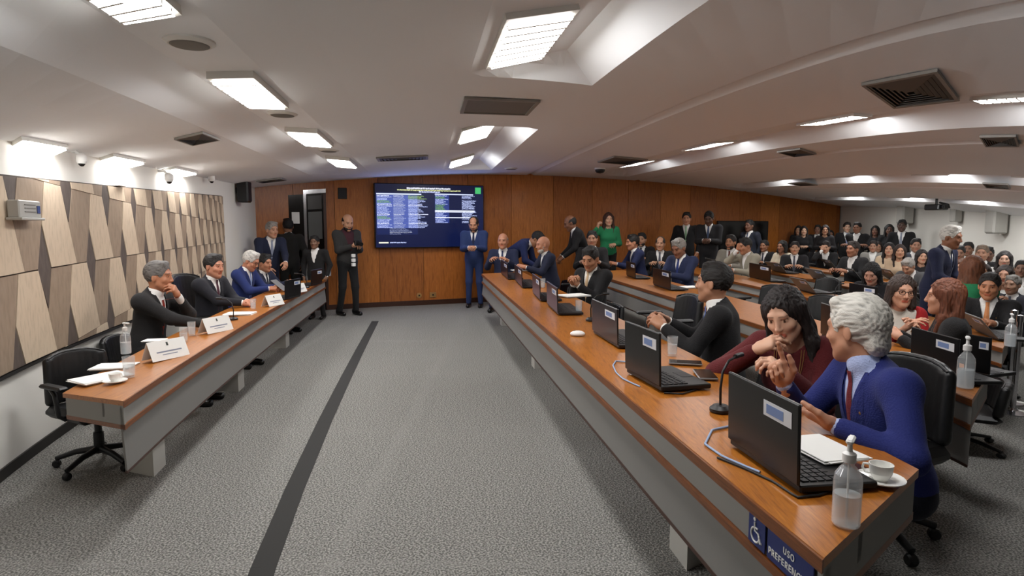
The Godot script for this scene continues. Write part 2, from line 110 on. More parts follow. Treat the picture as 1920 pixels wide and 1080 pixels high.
const PEOPLE := [
	{"label": "white-haired man in a royal blue suit gesturing over the front desk", "head": Vector3(1.408, 1.097, -2.480), "scale": 0.980, "turn": -1.598, "pose": "blue_man", "coat": "142064", "skin": "bd8a6e", "hair": "full", "hair_colour": "d8d4cb", "desk": 0.731, "fine": true, "tie": "6a1a22", "legs": "0c1022", "shirt": "a9b6dd", "extras": ["watch", "pin"], "more": {"stubble": 1.35}},
	{"label": "woman in a maroon sweater resting her cheek on her fist", "head": Vector3(1.424, 1.058, -3.169), "scale": 1.058, "turn": -0.702, "pose": "maroon_woman", "coat": "561014", "skin": "d3a58a", "hair": "long", "hair_colour": "1c1210", "desk": 0.729, "fine": true, "extras": ["necklace"], "top_name": "sweater", "legs": "141214", "chair": "black chair of the woman in the maroon sweater"},
	{"label": "dark-haired man in a black suit and blue tie turned away at the front desk", "head": Vector3(1.438, 1.115, -4.356), "scale": 1.034, "turn": -1.925, "pose": "back_suit", "coat": "131214", "skin": "b07f62", "hair": "short", "hair_colour": "17120f", "desk": 0.729, "fine": true, "tie": "5f78b8", "extras": ["pin"], "chair": "black chair of the man with a blue tie at the front desk"},
	{"label": "man in a black suit clasping his hands at the front desk", "head": Vector3(0.953, 1.127, -7.453), "scale": 1.063, "turn": -0.860, "pose": "clasp", "coat": "131214", "skin": "a87556", "hair": "short", "hair_colour": "15110f", "desk": 0.736, "fine": true, "tie": "c2a683", "shirt": "dcd8d0", "chair": "black leather chair of the man clasping his hands at the front desk"},
	{"label": "bald man with white beard in a navy suit at the front desk", "head": Vector3(0.539, 1.196, -10.715), "scale": 1.066, "turn": -1.307, "pose": "profile_desk", "coat": "1b2036", "skin": "b98062", "hair": "bald", "hair_colour": "c9c4bb", "desk": 0.743, "fine": true, "beard": "b8b2a8", "chair": "black chair of the bald bearded man at the front desk"},
	{"label": "bald man in a dark blue suit facing the aisle at the far front desk", "head": Vector3(-0.167, 1.247, -11.303), "scale": 0.997, "turn": -0.195, "pose": "seated", "coat": "1d2440", "skin": "b98062", "hair": "fringe", "hair_colour": "8a8078", "desk": 0.742, "fine": false, "tie": "3a4466"},
	{"label": "man in a navy suit bending down over the far front desk", "head": Vector3(0.463, 1.280, -11.604), "scale": 1.066, "turn": 1.269, "pose": "bent", "coat": "1a2550", "skin": "a87556", "hair": "short", "hair_colour": "14100e", "desk": 0.745, "fine": true, "more": {"nod": 0.9}},
	{"label": "bald man in a black suit stooping behind the front desk", "head": Vector3(1.099, 1.580, -11.654), "scale": 1.075, "turn": -1.490, "pose": "stooped", "coat": "131214", "skin": "7b5038", "hair": "fringe", "hair_colour": "15110f", "desk": 0.743, "fine": true},
	{"label": "man in a bright blue suit reading a phone before the video wall", "head": Vector3(-0.714, 1.559, -11.465), "scale": 1.054, "turn": -0.077, "pose": "standing_phone", "coat": "22335f", "skin": "b58163", "hair": "receding", "hair_colour": "2a2420", "fine": true, "tie": "1c2340", "beard": "2a2420"},
	{"label": "woman in a green blouse standing against the timber wall", "head": Vector3(1.996, 1.663, -12.762), "scale": 1.079, "turn": 0.054, "pose": "green_woman", "coat": "1f7a4d", "skin": "c79a7e", "hair": "long", "hair_colour": "3a1d12", "desk": 0.738, "fine": true, "top_name": "blouse", "legs": "15130f"},
	{"label": "bald bearded photographer in black with white lenses on a strap", "head": Vector3(-2.782, 1.583, -10.445), "scale": 0.989, "turn": 0.784, "pose": "photographer", "coat": "2b2a29", "skin": "b98a6c", "hair": "fringe", "hair_colour": "15110f", "desk": 0.688, "fine": true, "beard": "15110f", "extras": ["camera"], "legs": "0f0f10", "shirt": "3d1620"},
	{"label": "grey-haired man in a navy suit leaning over the far end of the dais", "head": Vector3(-3.822, 1.461, -9.811), "scale": 0.926, "turn": 0.686, "pose": "leaning_over", "coat": "151b33", "skin": "b58468", "hair": "short", "hair_colour": "8d8780", "desk": 0.652, "fine": true, "tie": "8d93a8"},
	{"label": "grey-haired man in a dark suit and red tie resting his chin", "head": Vector3(-2.993, 1.093, -5.182), "scale": 0.920, "turn": 1.606, "pose": "chin", "coat": "1b1a1b", "skin": "b3795a", "hair": "short", "hair_colour": "6a6561", "desk": 0.635, "fine": true, "tie": "8d2a1c", "glasses": false, "extras": ["pin"], "chair": "black leather chair of the man resting his chin"},
	{"label": "dark-haired man in a dark suit holding a pen over papers", "head": Vector3(-3.235, 1.088, -6.646), "scale": 0.929, "turn": 1.361, "pose": "writing", "coat": "17171f", "skin": "bb8166", "hair": "short", "hair_colour": "1c1613", "desk": 0.642, "fine": true, "tie": "4a2430", "extras": ["pen"]},
	{"label": "white-haired man in glasses and a blue suit reading at the dais", "head": Vector3(-3.454, 1.064, -8.101), "scale": 0.932, "turn": 1.485, "pose": "reading", "coat": "1b2a60", "skin": "bd8265", "hair": "short", "hair_colour": "c9c5be", "desk": 0.648, "fine": true, "glasses": true, "tie": "8fa0c8", "extras": ["tablet"], "chair": "black leather chair of the man reading in glasses"},
	{"label": "dark-haired man in a navy suit last at the dais table", "head": Vector3(-3.551, 0.995, -8.792), "scale": 0.931, "turn": 1.344, "pose": "writing", "coat": "151b33", "skin": "b07a5c", "hair": "short", "hair_colour": "14100e", "desk": 0.651, "fine": true, "tie": "1a1c28", "chair": "black leather chair of the man in navy, last at the dais"},
	{"label": "dark-haired man mirrored in the door by the notice, modelled as a standing figure", "head": Vector3(-3.864, 1.520, -10.632), "scale": 0.876, "turn": -2.618, "pose": "standing", "coat": "15130f", "skin": "8a6248", "hair": "short", "hair_colour": "14100e"},  # a reflection in the door glass, built as a solid figure
	{"label": "reflection of a person in a dark jacket in the glazed door, modelled as a standing figure", "head": Vector3(-3.222, 1.260, -10.038), "scale": 0.818, "turn": -0.038, "pose": "standing", "coat": "121112", "skin": "7b5a46", "hair": "short", "hair_colour": "14100e"},  # likewise a mirrored person, set up in front of the glass
	{"label": "man in a navy suit in profile at the second desk", "head": Vector3(2.326, 1.213, -11.866), "scale": 1.078, "turn": -1.415, "pose": "profile_desk", "coat": "1b2348", "skin": "b67b5c", "hair": "short", "hair_colour": "17120f", "desk": 0.729, "fine": true, "tie": "2a3560", "chair": "dark leather chair of the man in profile at the second desk"},
	{"label": "grey-haired man in a navy suit looking down at the second desk", "head": Vector3(2.600, 1.181, -9.568), "scale": 1.071, "turn": -0.929, "pose": "typing", "coat": "1f2848", "skin": "8a5c44", "hair": "short", "hair_colour": "8f8a83", "desk": 0.713, "fine": true, "tie": "26346e", "more": {"nod": 0.4}, "chair": "dark leather chair of the grey-haired man looking down at the second desk"},
	{"label": "smiling woman in glasses and a red blazer at the second desk", "head": Vector3(3.102, 1.000, -4.859), "scale": 0.959, "turn": -0.184, "pose": "red_blazer", "coat": "9a1014", "skin": "c9967a", "hair": "bob", "hair_colour": "3a2a22", "desk": 0.674, "fine": true, "glasses": true, "shirt": "cfc8bb", "legs": "1a1818", "extras": ["pin"], "chair": "dark leather chair of the woman in the red blazer at the second desk"},
	{"label": "red-haired woman in a black top in profile at the second desk", "head": Vector3(2.996, 1.030, -4.226), "scale": 0.937, "turn": -2.048, "pose": "redhead", "coat": "141314", "skin": "c79377", "hair": "long", "hair_colour": "6e3a1f", "desk": 0.673, "fine": true, "top_name": "top", "chair": "dark leather chair of the red-haired woman in black at the second desk"},
	{"label": "man in a black suit and orange tie typing at the third desk", "head": Vector3(4.271, 0.983, -5.462), "scale": 0.872, "turn": -0.768, "pose": "typing", "coat": "131214", "skin": "b37a58", "hair": "short", "hair_colour": "1a1411", "desk": 0.628, "fine": true, "tie": "d08a58", "extras": ["pin"], "chair": "dark leather chair of the man with an orange tie"},
	{"label": "grey-haired man in a dark suit behind the barrier post", "head": Vector3(5.404, 0.889, -6.595), "scale": 0.760, "turn": -1.123, "pose": "seated", "coat": "23242c", "skin": "9a7660", "hair": "short", "hair_colour": "77736d", "desk": 0.591, "tie": "5a5f70"},
	{"label": "woman with long black hair looking down at a laptop", "head": Vector3(4.325, 0.952, -7.359), "scale": 0.956, "turn": -0.793, "pose": "seated_woman_top", "coat": "16151a", "skin": "b98a74", "hair": "long", "hair_colour": "0d0b0c", "desk": 0.654, "fine": true, "more": {"nod": 0.4}, "chair": "dark leather chair of the woman with long black hair"},
	{"label": "bearded man in a light grey jacket at the third desk", "head": Vector3(4.293, 1.207, -12.071), "scale": 1.040, "turn": -0.778, "pose": "seated", "coat": "8d877c", "skin": "a87556", "hair": "short", "hair_colour": "1b1512", "desk": 0.699, "tie": "6e3b32", "beard": "2a1c16", "fine": true, "chair": "dark leather chair of the bearded man in light grey"},
	{"label": "man in a cream jacket with a hand to his brow", "head": Vector3(4.106, 1.174, -10.825), "scale": 1.037, "turn": -1.322, "pose": "hand_to_face", "coat": "9a9484", "skin": "b0795a", "hair": "short", "hair_colour": "120f0d", "desk": 0.692, "fine": true, "chair": "dark leather chair of the man in the cream jacket"},
	{"label": "dark-haired man behind the man in the cream jacket", "head": Vector3(5.514, 1.091, -13.430), "scale": 0.948, "turn": -0.913, "pose": "seated", "coat": "131214", "skin": "8f6248", "hair": "short", "hair_colour": "120f0d", "desk": 0.682, "tie": "3a3a48"},
	{"label": "man in a dark suit seated behind the stooping bald man", "head": Vector3(1.473, 1.285, -11.326), "scale": 1.017, "turn": -0.217, "pose": "seated", "coat": "131214", "skin": "a67a60", "hair": "short", "hair_colour": "15110f", "desk": 0.738, "tie": "3b3b44"},
	{"label": "bearded man in black seated behind the man in profile", "head": Vector3(2.746, 1.239, -13.033), "scale": 1.013, "turn": -0.417, "pose": "seated", "coat": "131214", "skin": "b08468", "hair": "short", "hair_colour": "15110f", "desk": 0.731, "beard": "1a1411", "tie": "22242c"},
	{"label": "bald man in a dark suit seated with a laptop by the timber wall", "head": Vector3(2.903, 1.177, -12.036), "scale": 1.012, "turn": -0.341, "pose": "seated", "coat": "131214", "skin": "b08468", "hair": "receding", "hair_colour": "3a2f28", "desk": 0.722, "tie": "50525c"},
	{"label": "man in a black suit with a pale green tie standing by the timber wall", "head": Vector3(3.912, 1.687, -13.842), "scale": 1.056, "turn": -0.345, "pose": "standing", "coat": "131214", "skin": "b57f60", "hair": "short", "hair_colour": "1a1411", "fine": true, "tie": "8fae8c"},
	{"label": "young man in a black suit looking at his hands by the television", "head": Vector3(4.173, 1.689, -13.086), "scale": 1.049, "turn": -0.448, "pose": "standing_phone", "coat": "1d1c1f", "skin": "5f4030", "hair": "short", "hair_colour": "0f0c0b", "fine": true, "tie": "4a5570"},
	{"label": "man in a dark suit standing in front of the television", "head": Vector3(5.303, 1.532, -13.773), "scale": 0.961, "turn": -1.066, "pose": "standing", "coat": "1d2230", "skin": "6e4a38", "hair": "short", "hair_colour": "15110f", "tie": "5a6078"},
	{"label": "woman with dark curly hair in a cream top at a rear desk", "head": Vector3(5.565, 1.104, -12.669), "scale": 0.938, "turn": -1.025, "pose": "seated_woman_top", "coat": "c9bda6", "skin": "9a6c54", "hair": "bob", "hair_colour": "120e0d", "desk": 0.673},
	{"label": "man in a black jacket at a rear desk beside the woman in cream", "head": Vector3(5.524, 1.095, -12.002), "scale": 0.931, "turn": -0.431, "pose": "seated", "coat": "1d1c1f", "skin": "b98a6c", "hair": "short", "hair_colour": "1c1613", "desk": 0.668, "tie": "55555f"},
	{"label": "woman in black with a pale neckline standing at the corner of the timber wall", "head": Vector3(7.371, 1.413, -15.564), "scale": 0.889, "turn": -0.355, "pose": "standing_woman", "coat": "131214", "skin": "c9a084", "hair": "long", "hair_colour": "1c1210"},
	{"label": "woman in black standing half behind the woman with a pale neckline", "head": Vector3(7.616, 1.421, -16.382), "scale": 0.887, "turn": -0.610, "pose": "standing_woman", "coat": "131214", "skin": "bd9276", "hair": "bob", "hair_colour": "1c1210"},
	{"label": "young man in a dark jacket standing at the corner of the timber wall", "head": Vector3(8.036, 1.436, -16.200), "scale": 0.862, "turn": -0.548, "pose": "standing", "coat": "1d1c1f", "skin": "8a6450", "hair": "short", "hair_colour": "15110f", "tie": "c9c6bf"},
	{"label": "woman in dark clothes standing next to the young man at the corner", "head": Vector3(7.457, 1.432, -14.673), "scale": 0.870, "turn": -0.470, "pose": "standing_woman", "coat": "1d1a1c", "skin": "b98a6c", "hair": "bob", "hair_colour": "201512"},
	{"label": "person in a grey scarf half hidden among those standing at the corner", "head": Vector3(8.607, 1.305, -16.641), "scale": 0.836, "turn": -0.268, "pose": "standing_woman", "coat": "3a3733", "skin": "9a7058", "hair": "bob", "hair_colour": "1a1412"},
	{"label": "man in black seated at a rear desk below those at the corner", "head": Vector3(6.761, 1.074, -13.244), "scale": 0.885, "turn": -0.612, "pose": "hand_to_face", "coat": "131214", "skin": "bd9074", "hair": "short", "hair_colour": "201814"},
	{"label": "man in a dark suit seated at a rear desk left of the gesturing man", "head": Vector3(7.383, 1.020, -14.841), "scale": 0.876, "turn": -0.549, "pose": "seated", "coat": "1d1c1f", "skin": "8f6a52", "hair": "short", "hair_colour": "15110f", "tie": "44444c"},
	{"label": "tall man with wavy hair and white shirt standing by the pale wall", "head": Vector3(8.543, 1.493, -15.719), "scale": 0.822, "turn": -0.323, "pose": "standing", "coat": "131214", "skin": "c29a80", "hair": "full", "hair_colour": "1a1411", "tie": "8f97b8"},
	{"label": "man in a white shirt and black jacket standing by the pale wall", "head": Vector3(7.867, 1.484, -14.049), "scale": 0.831, "turn": -0.772, "pose": "arms_folded", "coat": "131214", "skin": "8a5f48", "hair": "short", "hair_colour": "120e0d", "tie": ""},
	{"label": "man in a dark suit and white shirt turned sideways at the fourth desk", "head": Vector3(5.744, 1.135, -10.351), "scale": 0.888, "turn": -1.205, "pose": "seated", "coat": "131214", "skin": "9a6a50", "hair": "short", "hair_colour": "2a211c", "desk": 0.642, "tie": ""},
	{"label": "woman with long hair in black standing against the pale wall", "head": Vector3(8.745, 1.418, -14.832), "scale": 0.788, "turn": -0.707, "pose": "standing_woman", "coat": "141316", "skin": "6e4c3c", "hair": "long", "hair_colour": "0e0b0b"},
	{"label": "woman in black with a straight dark mane against the pale wall", "head": Vector3(8.690, 1.447, -14.198), "scale": 0.775, "turn": -0.410, "pose": "standing_woman", "coat": "121214", "skin": "5f4236", "hair": "long", "hair_colour": "0c0a0a"},
	{"label": "broad man in a black suit standing against the pale wall", "head": Vector3(8.529, 1.532, -13.486), "scale": 0.766, "turn": -0.634, "pose": "standing", "coat": "131214", "skin": "4f372c", "hair": "short", "hair_colour": "0d0b0b", "tie": "8a8f9c"},
	{"label": "man in a pale shirt seated behind the last desk", "head": Vector3(7.894, 1.079, -13.431), "scale": 0.814, "turn": -0.619, "pose": "seated", "coat": "8d8a84", "skin": "a87c64", "hair": "short", "hair_colour": "2a211c", "tie": ""},
	{"label": "woman in a brown top seated behind the last desk", "head": Vector3(8.264, 1.053, -13.875), "scale": 0.798, "turn": -0.432, "pose": "seated_woman_top", "coat": "5c4536", "skin": "b08468", "hair": "bob", "hair_colour": "2a1c16"},
	{"label": "woman with dark hair and a cream blouse seated behind the last desk", "head": Vector3(7.060, 1.093, -11.498), "scale": 0.824, "turn": -0.620, "pose": "seated_woman_top", "coat": "cdb79a", "skin": "c2957a", "hair": "long", "hair_colour": "1a1210"},
	{"label": "woman in a cream dress with long brown hair beside the other in cream", "head": Vector3(6.803, 1.082, -10.771), "scale": 0.822, "turn": -0.476, "pose": "seated_woman_top", "coat": "c4a98c", "skin": "b98a6c", "hair": "long", "hair_colour": "2a1a12"},
	{"label": "grey-haired person leaning over a rear desk", "head": Vector3(5.672, 0.950, -8.765), "scale": 0.843, "turn": -1.098, "pose": "seated", "coat": "4a4a4c", "skin": "b58a70", "hair": "short", "hair_colour": "9a958e", "desk": 0.623, "tie": "", "more": {"nod": 0.6, "lean": 0.35}},
	{"label": "person in a grey jacket standing behind the women in cream", "head": Vector3(7.756, 1.153, -11.805), "scale": 0.776, "turn": -0.407, "pose": "seated", "coat": "3a3c44", "skin": "a87c64", "hair": "short", "hair_colour": "1a1411", "tie": ""},
	{"label": "woman in dark clothes seated beside the walking white-haired man", "head": Vector3(6.750, 1.021, -10.108), "scale": 0.802, "turn": -0.240, "pose": "seated_woman_top", "coat": "1c1a1e", "skin": "c2957a", "hair": "bob", "hair_colour": "1a1210"},
	{"label": "white-haired man in a navy suit walking between the rows", "head": Vector3(4.743, 1.400, -6.648), "scale": 0.894, "turn": 0.567, "pose": "walking", "coat": "161c38", "skin": "8a5a40", "hair": "short", "hair_colour": "d0ccc4", "desk": 0.628, "fine": true, "tie": "27304f"},
	{"label": "dark-haired man in a brown jacket seated behind the walking man", "head": Vector3(7.276, 1.079, -9.990), "scale": 0.747, "turn": -0.629, "pose": "seated", "coat": "2e2622", "skin": "8a644e", "hair": "short", "hair_colour": "15110f", "tie": ""},
	{"label": "man in a black suit and grey tie along the pale wall", "head": Vector3(8.342, 1.103, -11.235), "scale": 0.698, "turn": -0.726, "pose": "seated", "coat": "131214", "skin": "7a5642", "hair": "short", "hair_colour": "100d0c", "tie": "8d9096"},
	{"label": "man in black with pale hair along the pale wall", "head": Vector3(7.277, 1.101, -9.505), "scale": 0.723, "turn": -0.793, "pose": "seated", "coat": "131214", "skin": "9a7058", "hair": "short", "hair_colour": "6b5a4a", "tie": ""},
	{"label": "broad man in black beside the pale-haired one along the pale wall", "head": Vector3(7.725, 1.063, -9.964), "scale": 0.699, "turn": -0.555, "pose": "seated", "coat": "1d1c1f", "skin": "6b4a3a", "hair": "short", "hair_colour": "100d0c", "tie": ""},
	{"label": "woman with loose dark hair in white along the pale wall", "head": Vector3(7.078, 1.047, -8.815), "scale": 0.707, "turn": -0.677, "pose": "seated_woman_top", "coat": "c9c6c2", "skin": "b08a74", "hair": "long", "hair_colour": "1c1412"},
	{"label": "person in black at the end of the pale wall", "head": Vector3(6.712, 0.961, -8.067), "scale": 0.703, "turn": -0.781, "pose": "seated", "coat": "131214", "skin": "7a5a48", "hair": "short", "hair_colour": "100d0c", "tie": ""},
	{"label": "woman with brown hair facing the rear behind the redhead", "head": Vector3(5.582, 1.007, -7.583), "scale": 0.801, "turn": -0.896, "pose": "seated_woman_top", "coat": "3a2a24", "skin": "c2957a", "hair": "long", "hair_colour": "5a3520", "desk": 0.605},
	{"label": "woman with long auburn hair seen from behind in green", "head": Vector3(4.426, 1.111, -5.894), "scale": 0.835, "turn": 2.847, "pose": "seated_woman_top", "coat": "1f7a4d", "skin": "b98a6c", "hair": "long", "hair_colour": "6b3d22", "desk": 0.629},
	{"label": "person in a white top seated behind the man with an orange tie", "head": Vector3(6.500, 0.899, -8.426), "scale": 0.748, "turn": -0.832, "pose": "seated_woman_top", "coat": "cfccc6", "skin": "b98a6c", "hair": "bob", "hair_colour": "2a1c16"},
	{"label": "woman in a white jacket seated under the last loudspeaker", "head": Vector3(5.515, 0.973, -6.851), "scale": 0.766, "turn": -0.783, "pose": "seated_woman_top", "coat": "d6d4cf", "skin": "a87c64", "hair": "bob", "hair_colour": "2a1f1a", "desk": 0.592}]

var M := {}
var counts := {}

# ---------------------------------------------------------------- meshes
class Shape:
	var v := PackedVector3Array()
	var n := PackedVector3Array()
	func tri(a: Vector3, b: Vector3, c: Vector3) -> void:
		var m := (b - a).cross(c - a).normalized()
		v.append(a); v.append(c); v.append(b)
		n.append(m); n.append(m); n.append(m)
	func quad(a: Vector3, b: Vector3, c: Vector3, d: Vector3) -> void:   # counter-clockwise seen from outside
		tri(a, b, c); tri(a, c, d)
	func smooth_quad(a: Vector3, b: Vector3, c: Vector3, d: Vector3, na: Vector3, nb: Vector3, nc: Vector3, nd: Vector3) -> void:
		for p in [[a, na], [c, nc], [b, nb], [a, na], [d, nd], [c, nc]]:
			v.append(p[0]); n.append(p[1])
	func box(c: Vector3, size: Vector3, bevel := 0.0, at := Transform3D()) -> void:
		var h := size / 2
		var b: float = min(bevel, min(h.x, min(h.y, h.z)) * 0.95)
		for axis in 3:
			var a1 := (axis + 1) % 3
			var a2 := (axis + 2) % 3
			for sg in [-1.0, 1.0]:
				var q := []
				for e in [[-1, -1], [1, -1], [1, 1], [-1, 1]]:
					var p := Vector3.ZERO
					p[axis] = sg * h[axis]
					p[a1] = e[0] * (h[a1] - b)
					p[a2] = e[1] * (h[a2] - b)
					q.append(at * (c + p))
				if sg > 0: quad(q[0], q[1], q[2], q[3])
				else: quad(q[3], q[2], q[1], q[0])
			if b > 0.0:
				for s1 in [-1.0, 1.0]:
					for s2 in [-1.0, 1.0]:
						var q := []
						for e in [[0, -1], [0, 1], [1, 1], [1, -1]]:
							var p := Vector3.ZERO
							p[axis] = e[1] * (h[axis] - b)
							p[a1] = s1 * (h[a1] - (b if e[0] else 0.0))
							p[a2] = s2 * (h[a2] - (0.0 if e[0] else b))
							q.append(at * (c + p))
						if s1 * s2 > 0: quad(q[3], q[2], q[1], q[0])
						else: quad(q[0], q[1], q[2], q[3])
		if b > 0.0:
			for sx in [-1.0, 1.0]:
				for sy in [-1.0, 1.0]:
					for sz in [-1.0, 1.0]:
						var p0 := at * (c + Vector3(sx * h.x, sy * (h.y - b), sz * (h.z - b)))
						var p1 := at * (c + Vector3(sx * (h.x - b), sy * h.y, sz * (h.z - b)))
						var p2 := at * (c + Vector3(sx * (h.x - b), sy * (h.y - b), sz * h.z))
						if sx * sy * sz > 0: tri(p0, p1, p2)
						else: tri(p0, p2, p1)
	func lathe(profile: Array, seg := 20, at := Transform3D()) -> void:   # profile: [radius, y] from bottom to top
		for i in profile.size() - 1:
			var r0: float = profile[i][0]; var y0: float = profile[i][1]
			var r1: float = profile[i + 1][0]; var y1: float = profile[i + 1][1]
			var sl := Vector2(y1 - y0, r0 - r1).normalized()
			for k in seg:
				var a := TAU * k / seg
				var b := TAU * (k + 1) / seg
				var ca := Vector3(cos(a), 0, sin(a)); var cb := Vector3(cos(b), 0, sin(b))
				var na := (at.basis * (ca * sl.x + Vector3.UP * sl.y)).normalized()
				var nb := (at.basis * (cb * sl.x + Vector3.UP * sl.y)).normalized()
				smooth_quad(at * (ca * r0 + Vector3.UP * y0), at * (ca * r1 + Vector3.UP * y1), at * (cb * r1 + Vector3.UP * y1), at * (cb * r0 + Vector3.UP * y0), na, na, nb, nb)
	func tube(path: Array, r: float, seg := 8, r_end := -1.0) -> void:
		var u := Vector3.ZERO
		var rings := []
		for i in path.size():
			var p: Vector3 = path[i]
			var before: Vector3 = path[max(i - 1, 0)]
			var after: Vector3 = path[min(i + 1, path.size() - 1)]
			var d := (after - before).normalized()
			if u == Vector3.ZERO: u = d.cross(Vector3.UP if abs(d.y) < 0.9 else Vector3.RIGHT).normalized()
			u = (u - d * u.dot(d)).normalized()
			var w := d.cross(u)
			var rr := r if r_end < 0 else lerpf(r, r_end, float(i) / (path.size() - 1))
			var ring := []
			for k in seg: 
				var nn := u * cos(TAU * k / seg) + w * sin(TAU * k / seg)
				ring.append([p + nn * rr, nn])
			rings.append(ring)
		for i in rings.size() - 1:
			for k in seg:
				var a: Array = rings[i][k]; var b: Array = rings[i][(k + 1) % seg]
				var c: Array = rings[i + 1][(k + 1) % seg]; var d: Array = rings[i + 1][k]
				smooth_quad(a[0], b[0], c[0], d[0], a[1], b[1], c[1], d[1])
		for e in [0, rings.size() - 1]:
			for k in seg:
				var a: Vector3 = rings[e][k][0]; var b: Vector3 = rings[e][(k + 1) % seg][0]
				if e == 0: tri(path[0], b, a)
				else: tri(path[e], a, b)
	func prism(front: Array, back: Array) -> void:   # two outlines with the same number of points, front counter-clockwise from outside
		for i in range(1, front.size() - 1):
			tri(front[0], front[i], front[i + 1]); tri(back[0], back[i + 1], back[i])
		for i in front.size():
			var j := (i + 1) % front.size()
			quad(front[j], front[i], back[i], back[j])
	func mesh() -> ArrayMesh:
		var a := []
		a.resize(Mesh.ARRAY_MAX)
		a[Mesh.ARRAY_VERTEX] = v; a[Mesh.ARRAY_NORMAL] = n
		var m := ArrayMesh.new()
		m.add_surface_from_arrays(Mesh.PRIMITIVE_TRIANGLES, a)
		return m

func numbered(called: String) -> String:
	var c: int = counts.get(called, 0)
	counts[called] = c + 1
	return called if c == 0 else "%s_%03d" % [called, c]

func part(shape, called: String, m: Material, parent: Node3D, at := Transform3D()) -> MeshInstance3D:
	var o := MeshInstance3D.new()
	o.mesh = shape.mesh() if shape is Shape else shape
	o.material_override = m
	o.name = called
	o.transform = at
	parent.add_child(o, true)
	return o

func thing(called: String, label: String, category: String, at := Vector3.ZERO, turn := 0.0, group := "", scale_by := 1.0) -> Node3D:
	var o := Node3D.new()
	o.name = numbered(called)
	add_child(o)
	o.position = at
	o.rotation.y = turn
	o.scale = Vector3.ONE * scale_by
	return tag(o, label, category, group)

func tag(o: Node3D, label: String, category: String, group := "") -> Node3D:
	o.set_meta("label", label)
	o.set_meta("category", category)
	if group: o.set_meta("group", group)
	return o

func copy_of(o: Node3D, at: Vector3, turn: float, scale_by: Vector3, label := "", group := "") -> Node3D:
	var c: Node3D = o.duplicate()
	c.name = numbered(o.get_meta("kind_name"))
	add_child(c)
	c.position = at
	c.rotation = Vector3(0, turn, 0)
	c.scale = scale_by
	if label: c.set_meta("label", label)
	if group: c.set_meta("group", group)
	return c

func structure(shape, called: String, m: Material, label: String) -> MeshInstance3D:
	var o := part(shape, called, m, self)
	o.set_meta("kind", "structure")
	o.set_meta("label", label)
	o.set_meta("category", called.get_slice("_", 0))
	return o

# ---------------------------------------------------------------- materials
func plain(c: Color, rough := 0.6, metal := 0.0) -> StandardMaterial3D:
	var m := StandardMaterial3D.new()
	m.albedo_color = c
	m.roughness = rough
	m.metallic = metal
	return m

func noise_tex(freq: float, ramp: Array, sd := 1, octaves := 4, kind := FastNoiseLite.TYPE_SIMPLEX_SMOOTH, normal := false, bump := 4.0, size := 512) -> NoiseTexture2D:
	var f := FastNoiseLite.new()
	f.noise_type = kind
	f.frequency = freq
	f.fractal_octaves = octaves
	f.seed = sd
	var t := NoiseTexture2D.new()
	t.width = size; t.height = size
	t.seamless = true
	t.noise = f
	if normal:
		t.as_normal_map = true
		t.bump_strength = bump
	else:
		var g := Gradient.new()
		g.offsets = PackedFloat32Array(ramp.map(func(e): return e[0]))
		g.colors = PackedColorArray(ramp.map(func(e): return e[1]))
		t.color_ramp = g
	return t

func triplanar(m: StandardMaterial3D, sc: Vector3, world := true) -> StandardMaterial3D:
	m.uv1_triplanar = true
	m.uv1_world_triplanar = world
	m.uv1_scale = sc
	m.uv1_triplanar_sharpness = 4.0
	return m

func cloth(c: Color, rough := 0.9) -> StandardMaterial3D:
	var m := plain(c, rough)
	m.normal_enabled = true
	m.normal_texture = M.cloth_normal
	m.normal_scale = 0.5
	m.rim_enabled = true
	m.rim = 0.15
	return triplanar(m, Vector3(9, 9, 9), false)

